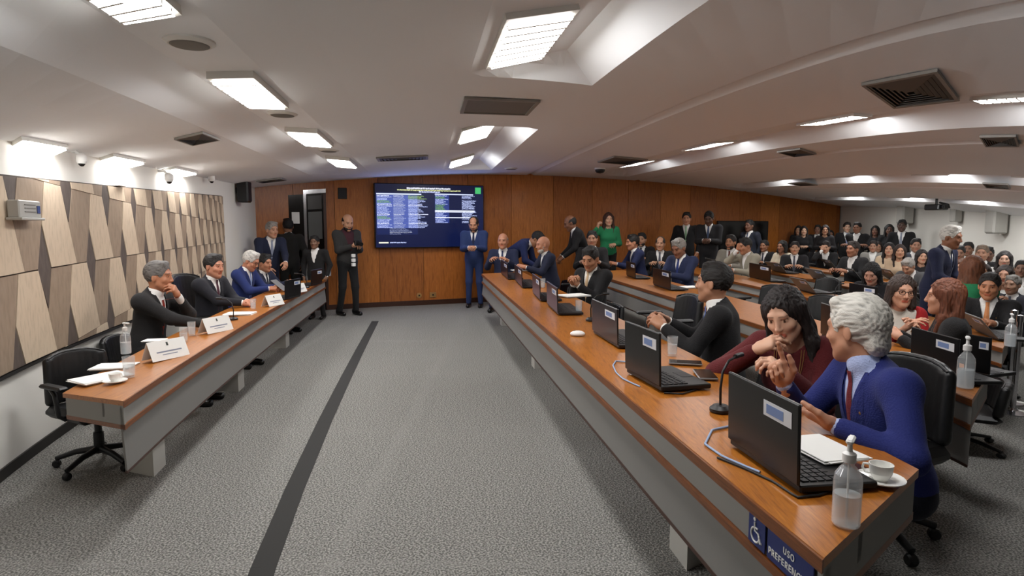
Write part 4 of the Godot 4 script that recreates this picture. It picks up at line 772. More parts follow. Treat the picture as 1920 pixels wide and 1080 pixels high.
func build_figure(q: Dictionary, fine: bool) -> Dictionary:   # meshes of a figure, its head's place and the places of its shoes
	var k := skeleton(q)
	var female: bool = q.get("female", false)
	var dress: String = q.get("dress", "suit")
	var jacket := torso_bones(q, k, 0.016 if dress != "shirt" else 0.008)
	var body := torso_bones(q, k, -0.022)
	var shirt := torso_bones(q, k, 0.004)
	var sleeve := 0.0 if dress != "shirt" else -0.008
	for a in k.arms:
		jacket.append(cap(a.shoulder, a.elbow, 0.068 + sleeve, 0.056 + sleeve, 0.05))
		var cuff: Vector3 = a.elbow.lerp(a.wrist, 0.93)
		jacket.append(cap(a.elbow, cuff, 0.055 + sleeve, 0.042 + sleeve, 0.03))
		body.append(cap(a.shoulder, a.elbow, 0.045, 0.036, 0.04))
		body.append(cap(a.elbow, a.wrist, 0.036, 0.026, 0.02))
		if dress == "suit": shirt.append(cap(a.elbow.lerp(a.wrist, 0.6), a.elbow.lerp(a.wrist, 1.0), 0.034, 0.036, 0.01))
	body.append(cap(k.neck - k.tb.y * 0.04, k.head.origin - k.head.basis.y * 0.06, 0.06, 0.048, 0.03))
	var trousers := [egg(k.hip + Vector3(0, 0.0, 0), Vector3(0.172, 0.12, 0.135), 0.06)]
	for g in k.legs:
		trousers.append(cap(g[0], g[1], 0.088, 0.066, 0.05))
		trousers.append(cap(g[1], g[2], 0.064, 0.05, 0.03))
		body.append(cap(g[0], g[1], 0.07, 0.05, 0.04))
		body.append(cap(g[1], g[2] - Vector3(0, 0.03, 0), 0.048, 0.035, 0.03))
	# neck openings
	var nk: Vector3 = k.neck
	var tb: Basis = k.tb
	var open := cap(nk - tb.y * 0.01 + tb.z * 0.02, nk + tb.y * 0.2 + tb.z * 0.05, 0.066, 0.1, 0.01, 1)
	jacket.append(open)
	if dress == "suit":
		jacket.append([1, 2, nk, tb, q.get("vee", -0.30), 0.25, 0.33])
		shirt.append(cap(nk - tb.y * 0.03, nk + tb.y * 0.008 + tb.z * 0.016, 0.071, 0.066, 0.02))
	elif dress == "blouse":
		jacket.append([1, 2, nk, tb, q.get("vee", -0.34), 0.34, 0.36])
	var cell := 0.0125 if fine else 0.022
	var out := {"head": k.head, "legs": k.legs, "k": k}
	var hp: Array = []
	hp.append([Field.net(body, 0.024 if fine else 0.032), Transform3D(), null])
	var hn := head_net(female, fine)
	hp.append([hn, k.head, head_colours(hn, female, q.get("brow", 0.4 if female else 0.25), q.get("stubble", 1.0))])
	for i in 2:
		var kind: String = q.get("lh" if i == 0 else "rh", "relax")
		var t: Transform3D = k.arms[i].hand
		if i == 0: t.basis.x = t.basis.x
		hp.append([hand_net(kind, fine), t, null])
	out.body = net_mesh(hp)
	out.jacket = net_mesh([[Field.net(jacket, cell), Transform3D(), null]])
	if dress == "suit" or dress == "blouse":
		out.shirt = net_mesh([[Field.net(shirt, cell), Transform3D(), null]])
	out.trousers = net_mesh([[Field.net(trousers, 0.026 if fine else 0.034), Transform3D(), null]])
	if fine and (dress == "suit" or dress == "blouse"):
		# lapels lie along the open front
		var bones := torso_bones(q, k, 0.016)
		var lo: float = q.get("vee", -0.30 if dress == "suit" else -0.34)
		var slope := 0.25 if dress == "suit" else 0.34
		var sh := Shape.new()
		for sd in [-1.0, 1.0]:
			var rows := []
			for i in 9:
				var f := i / 8.0
				var y := lerpf(lo + 0.01, -0.005, f)
				var x0: float = maxf((y - lo) * slope - 0.004, 0.0)
				var w := 0.058 * sin(PI * pow(f, 0.62) * 0.93 + 0.12) + 0.008
				var row := []
				var last := 0.0
				for j in 3:
					var x: float = (x0 + w * j / 2.0) * sd
					var z := 0.26
					while z > -0.08 and Field.value(bones, k.hip + tb * Vector3(x, 0.52 + y, z)) > 0.0: z -= 0.005
					if z <= -0.06: z = last
					last = z
					row.append(k.hip + tb * Vector3(x, 0.52 + y, z + (0.005 if j < 2 else 0.003)))
				rows.append(row)
			for i in 8:
				for j in 2:
					if sd > 0: sh.quad(rows[i][j], rows[i][j + 1], rows[i + 1][j + 1], rows[i + 1][j])
					else: sh.quad(rows[i][j + 1], rows[i][j], rows[i + 1][j], rows[i + 1][j + 1])
		out.lapels = sh.mesh()
	if q.get("tie", false):
		var sh := Shape.new()
		var rows := []
		for i in 9:
			var y := -0.005 - i * 0.047
			var w := 0.017 if i == 0 else 0.012 + 0.0036 * i
			if i == 8: w = 0.004
			var o := k.hip as Vector3 + tb * Vector3(0, 0.52 + y, 0.25)
			var z := 0.25
			while z > 0.03 and Field.value(shirt, k.hip + tb * Vector3(0, 0.52 + y, z)) > 0.004: z -= 0.004
			o = k.hip + tb * Vector3(0, 0.52 + y, z)
			rows.append([o - tb.x * w + tb.z * 0.002, o + tb.z * 0.008, o + tb.x * w + tb.z * 0.002])
		for i in 8:
			for j in 2: sh.quad(rows[i][j], rows[i + 1][j], rows[i + 1][j + 1], rows[i][j + 1])
			sh.quad(rows[i][2], rows[i + 1][2], rows[i + 1][0], rows[i][0])
		out.tie = sh.mesh()
	return out

# ---------------------------------------------------------------- the room's curved courses
func ceiling_at(s: float, t: float, up := 0.0) -> Vector3:   # CEILING holds a point for every metre of s from -4 and of t from -1
	var a := clampf(s + 4.0, 0, 18)
	var b := clampf(t + 1.0, 0, 9)
	var i := mini(int(a), 17)
	var j := mini(int(b), 8)
	var rows := []
	for dj in [-1, 0, 1, 2]:
		var jj := clampi(j + dj, 0, 9)
		var c := []
		for di in [-1, 0, 1, 2]: c.append(CEILING[jj * 19 + clampi(i + di, 0, 18)])
		rows.append((c[1] as Vector3).cubic_interpolate(c[2], c[0], c[3], a - i))
	return (rows[1] as Vector3).cubic_interpolate(rows[2], rows[0], rows[3], b - j) + Vector3(0, up, 0)

func course(table: PackedVector3Array, first: float, at: float, y: float, out: float) -> Vector3:   # a wall's course: x, z and the scale of heights
	var a := clampf(at - first, 0, table.size() - 1)
	var i := mini(int(a), table.size() - 2)
	var p := table[maxi(i - 1, 0)]
	var q := table[mini(i + 2, table.size() - 1)]
	var c := table[i].cubic_interpolate(table[i + 1], p, q, a - i)
	var d := table[i + 1] - table[i]
	var n := Vector3(-d.y, 0, d.x).normalized()
	return Vector3(c.x, y * c.z, c.y) + n * out

func left_wall(t: float, y: float, out := 0.0) -> Vector3: return course(LEFT_WALL, -1, t, y, out)
func back_wall(s: float, y: float, out := 0.0) -> Vector3: return course(BACK_WALL, -4, s, y, out)
func right_wall(t: float, y: float, out := 0.0) -> Vector3: return course(RIGHT_WALL, -1, t, y, -out)

func wall_box(shape: Shape, at: Callable, a0: float, a1: float, y0: float, y1: float, o0: float, o1: float, flip := false) -> void:
	var steps := maxi(1, int(ceil(absf(a1 - a0) / 0.3)))
	for i in steps:
		var u := lerpf(a0, a1, float(i) / steps)
		var w := lerpf(a0, a1, float(i + 1) / steps)
		var f := [at.call(u, y0, o1), at.call(w, y0, o1), at.call(w, y1, o1), at.call(u, y1, o1)]
		var b := [at.call(u, y0, o0), at.call(w, y0, o0), at.call(w, y1, o0), at.call(u, y1, o0)]
		if flip:
			f.reverse(); b.reverse()
		shape.prism(f, b)

func profile(s: float) -> float:   # how far the ceiling is recessed above its main level, across the room
	return 0.0

func build_room() -> void:
	var sh := Shape.new()
	sh.box(Vector3(3, -0.1, -8), Vector3(30, 0.2, 30))
	structure(sh, "floor", M.carpet, "grey speckled carpet floor")
	# dark band let into the carpet of the aisle
	sh = Shape.new()
	for i in STRIP.size() - 1:
		var a: Vector3 = STRIP[i]; var b: Vector3 = STRIP[i + 1]
		var side := (b - a).cross(Vector3.UP).normalized() * 0.055
		sh.prism([a - side + Vector3(0, 0.004, 0), a + side + Vector3(0, 0.004, 0), b + side + Vector3(0, 0.004, 0), b - side + Vector3(0, 0.004, 0)], [a - side - Vector3(0, 0.05, 0), a + side - Vector3(0, 0.05, 0), b + side - Vector3(0, 0.05, 0), b - side - Vector3(0, 0.05, 0)])
	structure(sh, "trim_1", M.strip, "dark band running along the carpet of the aisle")
	# walls
	sh = Shape.new()
	wall_box(sh, left_wall, -1, 8.0, 0, 3.1, -0.2, 0.0)
	var e0 := left_wall(-1, 0)
	sh.box(Vector3(e0.x - 0.1, 1.4, (e0.z + 4.0) / 2), Vector3(0.2, 2.8, 4.0 - e0.z))
	structure(sh, "wall_left", M.white_wall, "white wall behind the relief panel")
	sh = Shape.new()
	wall_box(sh, left_wall, -1, 6.2, 0.0, 0.09, 0.0, 0.012)
	structure(sh, "baseboard_left", M.dark_base, "dark baseboard along the white wall by the dais")
	sh = Shape.new()
	wall_box(sh, back_wall, -4, 14.4, 0, 3.1, -0.3, -0.07)
	var bw := structure(sh, "wall_back", M.wood_core, "timber wall of tall vertical panels")
	var width := 0.9
	var a := -3.72
	var k := 0
	while a < 13.6:
		var b := minf(a + width, 13.66)
		if not (a < -2.2 and b > -2.6) or true:
			sh = Shape.new()
			var lo := 0.1
			wall_box(sh, back_wall, a + 0.004, b - 0.004, lo, 2.75, -0.07, 0.0)
			part(sh, "timber_panel", M["wood_wall_%d" % (k * 7 % 4)], bw)
		a = b
		k += 1
	sh = Shape.new()
	wall_box(sh, back_wall, -3.7, 13.7, 0.0, 0.1, -0.02, 0.012)
	structure(sh, "baseboard_back", M.wood_dark, "dark timber baseboard under the panelled wall")
	sh = Shape.new()
	wall_box(sh, right_wall, -1, 8.0, 0, 3.6, -0.2, 0.0, true)
	structure(sh, "wall_right", M.grey_wall, "pale wall behind the standing onlookers")
	sh = Shape.new()
	var r0 := right_wall(-1, 0)
	sh.box(Vector3(r0.x + 1.2, 1.4, (r0.z + 4.0) / 2 - 0.3), Vector3(0.2, 2.8, 4.0 - r0.z + 0.8))
	sh.box(Vector3((r0.x + r0.x + 1.2) / 2, 1.4, r0.z), Vector3(1.4, 2.8, 0.2))
	structure(sh, "wall_side", M.white_wall, "white wall at the near end of the desks")
	sh = Shape.new()
	sh.box(Vector3(3, 1.4, 4.0), Vector3(16, 2.8, 0.2))
	structure(sh, "wall_rear", M.white_wall, "white wall closing the near end of the aisle")

	# ceiling: creased plasterboard with wedge-shaped troughs
	var ss := [-4.0, -3.72, -3.3, -2.7, -2.1, -1.85, -1.6, -1.46, -1.32, -1.18, -1.05, -0.6, -0.1, 0.1]
	for c in [0.28, 3.22, 6.75, 10.3]:
		for f in [0.0, 0.1, 0.2, 0.3, 0.4, 0.5, 0.6, 0.65, 0.775, 0.9]: ss.append(c + f)
		if c < 1: ss.append_array([1.6, 2.02, 2.1, 2.18, 2.6])
		elif c < 4: ss.append_array([4.4, 4.62, 4.7, 4.78, 5.2, 5.7, 6.2])
		elif c < 7: ss.append_array([7.9, 8.22, 8.3, 8.38, 8.9, 9.4, 9.9])
	ss.append_array([11.8, 12.6, 13.2, 13.8, 14.0])
	var ts := [-1.0, -0.7, -0.4, -0.1, 0.2, 0.5, 0.8, 1.1, 1.4, 1.7, 2.0, 2.2, 2.43, 2.5, 2.57, 3.0, 3.4, 3.7, 3.95, 4.01, 4.07, 4.4, 4.7, 5.0, 5.3, 5.6, 5.9, 6.2, 6.5, 6.75, 6.97, 7.035, 7.1, 7.3, 7.5, 7.7, 7.84, 8.0]
	sh = Shape.new()
	var hgt := func(s: float, t: float) -> float:
		var up := 0.0
		if s > -2.1 and s < -1.05:
			up = (s + 2.1) / 0.5 * 0.08 if s < -1.6 else (-1.05 - s) / 0.55 * 0.08
			up *= clampf((7.1 - t) / 0.3, 0, 1)
		for c in [0.28, 3.22, 6.75, 10.3]:
			if s > c and s < c + 0.9:
				var deep := 0.17 if c < 1 else 0.12
				var edge := clampf((2.57 - t) / 0.14, 0, 1) if t < 3 else clampf(minf(t - 3.95, 7.1 - t) / 0.13, 0, 1)
				if c > 1: edge = clampf((7.3 - t) / 0.2, 0, 1)
				up = deep * minf((s - c) / 0.65, minf((c + 0.9 - s) / 0.25, edge))
		for c in [2.1, 4.7, 8.3]:
			if absf(s - c) < 0.02: up = 0.03
		return up
	for j in ts.size() - 1:
		for i in ss.size() - 1:
			var p := []
			for e in [[0, 0], [1, 0], [1, 1], [0, 1]]:
				var s: float = ss[i + e[0]]; var t: float = ts[j + e[1]]
				p.append(ceiling_at(s, t, hgt.call(s, t)))
			sh.quad(p[0], p[1], p[2], p[3])
	# plain flat ceiling over the part of the room behind, and the slab above
	for i in ss.size() - 1:
		var p0 := ceiling_at(ss[i], -1); var p1 := ceiling_at(ss[i + 1], -1)
		sh.quad(Vector3(p0.x, 2.5, 4.1), Vector3(p1.x, 2.5, 4.1), p1, p0)
	sh.box(Vector3(3, 2.98, -8), Vector3(30, 0.2, 30))
	structure(sh, "ceiling", M.ceiling, "white plasterboard ceiling with long tapered light troughs")

	# relief panel: tall interlocking facets on the wall behind the dais
	var panel := thing("relief_panel", "tall relief panel of cream, taupe and brown facets on the white wall", "wall panel")
	sh = Shape.new()
	wall_box(sh, left_wall, -0.8, 6.27, 0.80, 2.33, 0.0, 0.03)
	part(sh, "backing_board", M.facet_dark, panel)
	sh = Shape.new()
	wall_box(sh, left_wall, -0.8, 6.28, 0.775, 0.80, 0.0, 0.045)
	part(sh, "lower_rail", M.dark_base, panel)
	# columns close up and rows grow shorter towards the far end; every row is shifted half a column from the one below
	var columns := [-1.7, -0.6, 0.48, 1.43, 2.27, 2.98, 3.56, 4.03, 4.40, 4.73, 5.04, 5.30, 5.54, 5.75, 5.94, 6.11, 6.26, 6.40, 6.53, 6.65]
	var col := func(c: float) -> float:
		var i := clampi(int(floor(c)), 0, columns.size() - 2)
		return lerpf(columns[i], columns[i + 1], c - i)
	var row_high := func(t: float) -> float:
		return clampf(0.76 - (t - 2.3) * 0.112, 0.3, 0.95)
	var spot := func(c: float, r: float) -> Vector2:
		var t: float = col.call(c)
		return Vector2(t, 1.55 + r * row_high.call(t))
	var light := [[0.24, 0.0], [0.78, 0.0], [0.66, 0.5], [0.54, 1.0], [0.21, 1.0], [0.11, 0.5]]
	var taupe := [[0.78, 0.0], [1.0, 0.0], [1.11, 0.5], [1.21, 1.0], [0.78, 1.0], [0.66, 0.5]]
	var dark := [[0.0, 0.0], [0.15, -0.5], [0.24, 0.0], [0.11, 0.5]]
	var bounds := PackedVector2Array([Vector2(-0.8, 0.81), Vector2(6.27, 0.81), Vector2(6.27, 2.32), Vector2(-0.8, 2.32)])
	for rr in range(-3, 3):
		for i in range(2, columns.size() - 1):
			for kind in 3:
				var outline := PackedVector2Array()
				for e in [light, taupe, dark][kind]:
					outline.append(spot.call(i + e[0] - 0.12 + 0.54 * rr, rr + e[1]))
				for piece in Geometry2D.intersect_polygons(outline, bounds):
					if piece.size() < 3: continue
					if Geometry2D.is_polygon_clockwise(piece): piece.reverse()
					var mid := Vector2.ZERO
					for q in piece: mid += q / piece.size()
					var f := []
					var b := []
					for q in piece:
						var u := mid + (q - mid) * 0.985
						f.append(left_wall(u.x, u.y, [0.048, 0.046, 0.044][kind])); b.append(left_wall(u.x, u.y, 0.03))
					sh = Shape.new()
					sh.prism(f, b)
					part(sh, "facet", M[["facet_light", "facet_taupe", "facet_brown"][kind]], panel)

func lamp_panel(s0: float, s1: float, t0: float, t1: float, up0: float, up1: float, power: float, label: String, group: String, drop := 0.015, LENS := 0.03) -> void:
	# a recessed troffer: frame, glowing tubes behind a white louvre, and the light it gives
	var c := [ceiling_at(s0, t0, up0 - drop), ceiling_at(s1, t0, up1 - drop), ceiling_at(s1, t1, up1 - drop), ceiling_at(s0, t1, up0 - drop)]
	var mid: Vector3 = (c[0] + c[1] + c[2] + c[3]) / 4
	var o := thing("ceiling_light", label, "ceiling light", mid, 0, group)
	var n: Vector3 = (c[1] - c[0]).cross(c[3] - c[0]).normalized()
	if n.y > 0: n = -n
	var q := []
	for p in c: q.append(p - mid)
	var sh := Shape.new()
	var inner := []
	for p in q: inner.append(p * 0.9)
	for i in 4:
		var j := (i + 1) % 4
		sh.prism([q[i] + n * 0.012, q[j] + n * 0.012, inner[j] + n * 0.012, inner[i] + n * 0.012], [q[i] - n * 0.05, q[j] - n * 0.05, inner[j] - n * 0.05, inner[i] - n * 0.05])
	part(sh, "frame", M.white_metal, o)
	sh = Shape.new()   # the lens hangs a little below the frame, so that it also lights the ceiling round it
	var lens := []
	for p in inner: lens.append(p * 0.97)
	sh.prism([lens[0] + n * LENS, lens[1] + n * LENS, lens[2] + n * LENS, lens[3] + n * LENS], [lens[0] - n * 0.03, lens[1] - n * 0.03, lens[2] - n * 0.03, lens[3] - n * 0.03])
	part(sh, "diffuser", M.lamp_glow, o)
	for i in 7:
		var f := (i + 0.5) / 7.0
		sh = Shape.new()
		var a: Vector3 = inner[0].lerp(inner[3], f); var b: Vector3 = inner[1].lerp(inner[2], f)
		var w: Vector3 = (inner[3] - inner[0]) * 0.012
		sh.prism([a - w + n * (LENS + 0.003), b - w + n * (LENS + 0.003), b + w + n * (LENS + 0.003), a + w + n * (LENS + 0.003)], [a - w - n * 0.01, b - w - n * 0.01, b + w - n * 0.01, a + w - n * 0.01])
		part(sh, "louvre_blade", M.white_metal, o)
	var l := AreaLight3D.new()
	l.name = "lamp"
	l.area_size = Vector2((c[1] - c[0]).length(), (c[3] - c[0]).length())
	l.light_energy = power
	l.light_color = Color(0.985, 0.99, 1.0)
	l.shadow_enabled = true
	l.area_range = 40.0
	o.add_child(l)
	var z := -n
	var x: Vector3 = (q[1] - q[0]).normalized()
	x = (x - z * x.dot(z)).normalized()
	l.transform = Transform3D(Basis(x, z.cross(x), z), n * (LENS + 0.008))

func build_lamps() -> void:
	var who := ["over the near end of the dais table", "over the man resting his chin", "over the man in glasses", "nearest the timber wall"]
	var i := 0
	for t in [1.0, 2.6, 4.2, 5.9]:
		lamp_panel(-1.48, -1.12, t - 0.36, t + 0.36, 0.062, 0.01, POWER, "troffer in the tapered trough by the dais, " + who[i], "troffers in the trough by the dais", 0.03)
		i += 1
	who = ["nearest the rear wall", "by the flat ventilation plate", "in the farther coffer", "in front of the video wall"]
	i = 0
	for t in [0.4, 2.08, 4.5, 6.5]:
		lamp_panel(0.37, 0.75, t - 0.34, t + 0.34, 0.024, 0.123, POWER, "louvred troffer in a coffer over the aisle, " + who[i], "troffers in the coffers over the aisle", 0.02)
		i += 1
	var rows := {3.22: "the second desk", 6.75: "the fourth desk", 10.3: "the rear seats"}
	var along := {0.2: "at its near end", 2.05: "second from its near end", 4.05: "third from its near end", 6.0: "at its far end"}
	for c in rows:
		for t in along:
			lamp_panel(c + 0.14, c + 0.54, t - 0.35, t + 0.35, 0.026, 0.1, POWER * REAR, "slim troffer in the trough over %s, %s" % [rows[c], along[t]], "troffers over the desks", 0.012, 0.012 if c < 6.0 else 0.004)
	i = 0
	who = ["by the control box", "between two white cameras", "near the far end of the panel"]
	for t in [2.25, 3.55, 4.8]:
		lamp_panel(-3.58, -3.36, t - 0.3, t + 0.3, 0.0, 0.0, WASH, "bright fitting washing the wall above the relief panel, " + who[i], "wall washers above the relief panel")
		i += 1

func vent(s: float, t: float, w: float, l: float, label: String, deep := true) -> void:
	var c := [ceiling_at(s - w / 2, t - l / 2), ceiling_at(s + w / 2, t - l / 2), ceiling_at(s + w / 2, t + l / 2), ceiling_at(s - w / 2, t + l / 2)]
	var mid: Vector3 = (c[0] + c[1] + c[2] + c[3]) / 4
	var o := thing("air_diffuser", label, "air vent", mid - Vector3(0, 0.004, 0))
	var q := []
	for p in c: q.append(p - mid)
	var sh := Shape.new()
	for i in 4:
		var j := (i + 1) % 4
		var d := Vector3(0, -0.018, 0)
		sh.prism([q[i] + d, q[j] + d, q[j] * 0.9 + d, q[i] * 0.9 + d], [q[i], q[j], q[j] * 0.9, q[i] * 0.9])
	part(sh, "frame", M.vent_frame, o)
	if deep:
		# four louvred faces sink to a ridge, as in a pyramid diffuser
		for i in 4:
			var j := (i + 1) % 4
			for k in 6:
				var f0 := 0.9 - 0.14 * k
				var f1 := f0 - 0.1
				sh = Shape.new()
				var d0 := Vector3(0, -0.012 + 0.0 * k, 0)
				var d1 := Vector3(0, -0.002 - 0.018 * (1 if k % 1 == 0 else 0), 0)
				sh.prism([q[i] * f0 + d0, q[j] * f0 + d0, q[j] * f1 + d1, q[i] * f1 + d1], [q[i] * f0 + d0 + Vector3(0, 0.004, 0), q[j] * f0 + d0 + Vector3(0, 0.004, 0), q[j] * f1 + d1 + Vector3(0, 0.004, 0), q[i] * f1 + d1 + Vector3(0, 0.004, 0)])
				part(sh, "vane", M.vent_vane, o)
		sh = Shape.new()
		sh.prism([q[0] * 0.92, q[1] * 0.92, q[2] * 0.92, q[3] * 0.92], [q[0] * 0.92 + Vector3(0, 0.003, 0), q[1] * 0.92 + Vector3(0, 0.003, 0), q[2] * 0.92 + Vector3(0, 0.003, 0), q[3] * 0.92 + Vector3(0, 0.003, 0)])
		part(sh, "duct_mouth", M.black, o)
	else:
		sh = Shape.new()
		var d := Vector3(0, -0.01, 0)
		sh.prism([q[0] * 0.92 + d, q[1] * 0.92 + d, q[2] * 0.92 + d, q[3] * 0.92 + d], [q[0] * 0.92, q[1] * 0.92, q[2] * 0.92, q[3] * 0.92])
		part(sh, "perforated_plate", M.vent_plate, o)

# ---------------------------------------------------------------- desks
func desk(st: PackedVector3Array, label: String, group: String, end_side := 1.0, low := 0.40, feet := []) -> void:
	# st: pairs of front and back points of the top's upper face, along the desk; the fronts face the aisle
	var o := thing("long_desk", label, "desk", Vector3.ZERO, 0, group)
	var n := st.size() / 2
	var g := func(i: int, depth: float, y: float) -> Vector3:   # depth 0 at the front edge, 1 at the back
		var p := st[i * 2].lerp(st[i * 2 + 1], depth)
		return Vector3(p.x, p.y * y / 0.75, p.z)
	var strip := func(called: String, m: Material, f: float, b: float, y0: float, y1: float, f0 := -9.0, b0 := -9.0) -> void:
		if f0 < -8.0:
			f0 = f; b0 = b
		var sh := Shape.new()
		for i in n - 1:
			var A := [g.call(i, f0, y0), g.call(i, b0, y0), g.call(i, b, y1), g.call(i, f, y1)]
			var B := [g.call(i + 1, f0, y0), g.call(i + 1, b0, y0), g.call(i + 1, b, y1), g.call(i + 1, f, y1)]
			if end_side > 0:
				A.reverse(); B.reverse()
			for e in 4:
				var w := (e + 1) % 4
				sh.quad(A[e], A[w], B[w], B[e])
			if i == 0: sh.quad(A[3], A[2], A[1], A[0])
			if i == n - 2: sh.quad(B[0], B[1], B[2], B[3])
		part(sh, called, m, o)
	strip.call("desktop", M.wood_top, 0.0, 1.0, 0.722, 0.75)
	strip.call("front_lipping", M.wood_edge, -0.012, 0.0, 0.712, 0.748)
	strip.call("fascia_panel", M.fascia, 0.02, 0.06, 0.615, 0.712, 0.015, 0.055)
	strip.call("timber_rail", M.wood_edge, -0.005, 0.07, 0.588, 0.615)
	strip.call("modesty_panel", M.panel_grey, 0.03, 0.06, low, 0.588, 0.0, 0.03)
	strip.call("bottom_lipping", M.wood_dark, -0.004, 0.034, low - 0.015, low)
	strip.call("stretcher_rail", M.panel_grey, 0.30, 0.34, 0.64, 0.722)
	# closed near end
	var sh := Shape.new()
	var d := (st[2] - st[0]).normalized() * 0.02
	var e := [g.call(0, 0.0, 0.61), g.call(0, 0.95, 0.61), g.call(0, 0.95, 0.722), g.call(0, 0.0, 0.722)]
	var e2 := []
	for p in e: e2.append(p + d)
	if end_side > 0:
		e.reverse(); e2.reverse()
	e.reverse(); e2.reverse()
	sh.prism(e, e2)
	part(sh, "end_panel", M.fascia, o)
	sh = Shape.new()
	e = [g.call(0, -0.01, 0.585), g.call(0, 0.96, 0.585), g.call(0, 0.96, 0.612), g.call(0, -0.01, 0.612)]
	e2 = []
	for p in e: e2.append(p + d * 1.5)
	sh.prism(e2, e)
	part(sh, "end_rail", M.wood_edge, o)
	for f in feet:
		var a := g.call(0, 0.3, 0.0) as Vector3
		var i := int(f)
		var u: float = f - i
		var p0: Vector3 = (g.call(i, 0.3, 0.0) as Vector3).lerp(g.call(mini(i + 1, n - 1), 0.3, 0.0), u)
		var p1: Vector3 = (g.call(i, 0.75, 0.0) as Vector3).lerp(g.call(mini(i + 1, n - 1), 0.75, 0.0), u)
		var along: Vector3 = (g.call(mini(i + 1, n - 1), 0.3, 0.0) - g.call(mini(i, n - 2), 0.3, 0.0)).normalized()
		sh = Shape.new()
		var across := (p1 - p0)
		var top: float = (g.call(i, 0, 0.72) as Vector3).y
		var base := [p0 - along * 0.1, p1 - along * 0.1, p1 + along * 0.1, p0 + along * 0.1]
		var up := []
		for p in base: up.append(p + Vector3(0, top, 0))
		if Vector3(across).cross(along).y > 0: sh.prism(up, base)
		else:
			up.reverse(); base.reverse()
			sh.prism(up, base)
		part(sh, "pedestal", M.pedestal, o)

# ---------------------------------------------------------------- furniture and small things (local axes: +z is the front)
func make_chair(label: String) -> Node3D:
	var o := thing("swivel_chair", label, "chair")
	o.set_meta("kind_name", "swivel_chair")
	var sh := Shape.new()
	sh.box(Vector3(0, 0.45, 0.02), Vector3(0.5, 0.09, 0.5), 0.035)
	part(sh, "seat", M.leather, o)
	var pad := []
	for j in 9:   # a padded back that curves round the sitter
		var u := j / 4.0 - 1.0
		pad.append(cap(Vector3(u * 0.21, 0.52, -0.25 + 0.05 * u * u), Vector3(u * 0.195, 0.85 - 0.035 * pow(absf(u), 3), -0.285 + 0.05 * u * u), 0.034, 0.03, 0.035))
	part(net_mesh([[Field.net(pad, 0.013), Transform3D(), null]]), "backrest", M.leather, o)
	var rim := []
	for j in 9:
		var u := j / 4.0 - 1.0
		rim.append(Vector3(u * 0.2, 0.87 - 0.035 * pow(absf(u), 3), -0.262 + 0.05 * u * u))
	sh = Shape.new()
	sh.tube(rim, 0.006, 6)
	part(sh, "backrest_seam", M.leather, o)
	for sd in [-1.0, 1.0]:
		sh = Shape.new()
		sh.tube([Vector3(sd * 0.24, 0.43, 0.05), Vector3(sd * 0.29, 0.47, 0.06), Vector3(sd * 0.295, 0.62, 0.04), Vector3(sd * 0.29, 0.66, -0.02)], 0.016, 8)
		var arm := part(sh, "armrest", M.black_plastic, o)
		sh = Shape.new()
		sh.box(Vector3(sd * 0.29, 0.675, 0.02), Vector3(0.07, 0.03, 0.26), 0.012)
		part(sh, "arm_pad", M.black_plastic, arm)
	sh = Shape.new()
	sh.lathe([[0.0, 0.1], [0.035, 0.1], [0.035, 0.26], [0.024, 0.26], [0.024, 0.41], [0.0, 0.41]], 14)
	part(sh, "gas_column", M.black_plastic, o)
	for i in 5:
		var a := TAU * i / 5 + 0.3
		var d := Vector3(cos(a), 0, sin(a))
		sh = Shape.new()
		sh.tube([d * 0.03 + Vector3(0, 0.13, 0), d * 0.16 + Vector3(0, 0.115, 0), d * 0.3 + Vector3(0, 0.07, 0)], 0.026, 8, 0.018)
		var leg := part(sh, "base_arm", M.black_plastic, o)
		sh = Shape.new()
		sh.lathe([[0.0, -0.022], [0.022, -0.022], [0.029, -0.012], [0.029, 0.012], [0.022, 0.022], [0.0, 0.022]], 12, Transform3D(Basis(d, Vector3(-d.z, 0, d.x), d.cross(Vector3(-d.z, 0, d.x))), d * 0.3 + Vector3(0, 0.03, 0)))
		part(sh, "castor", M.black_plastic, leg)
	return o

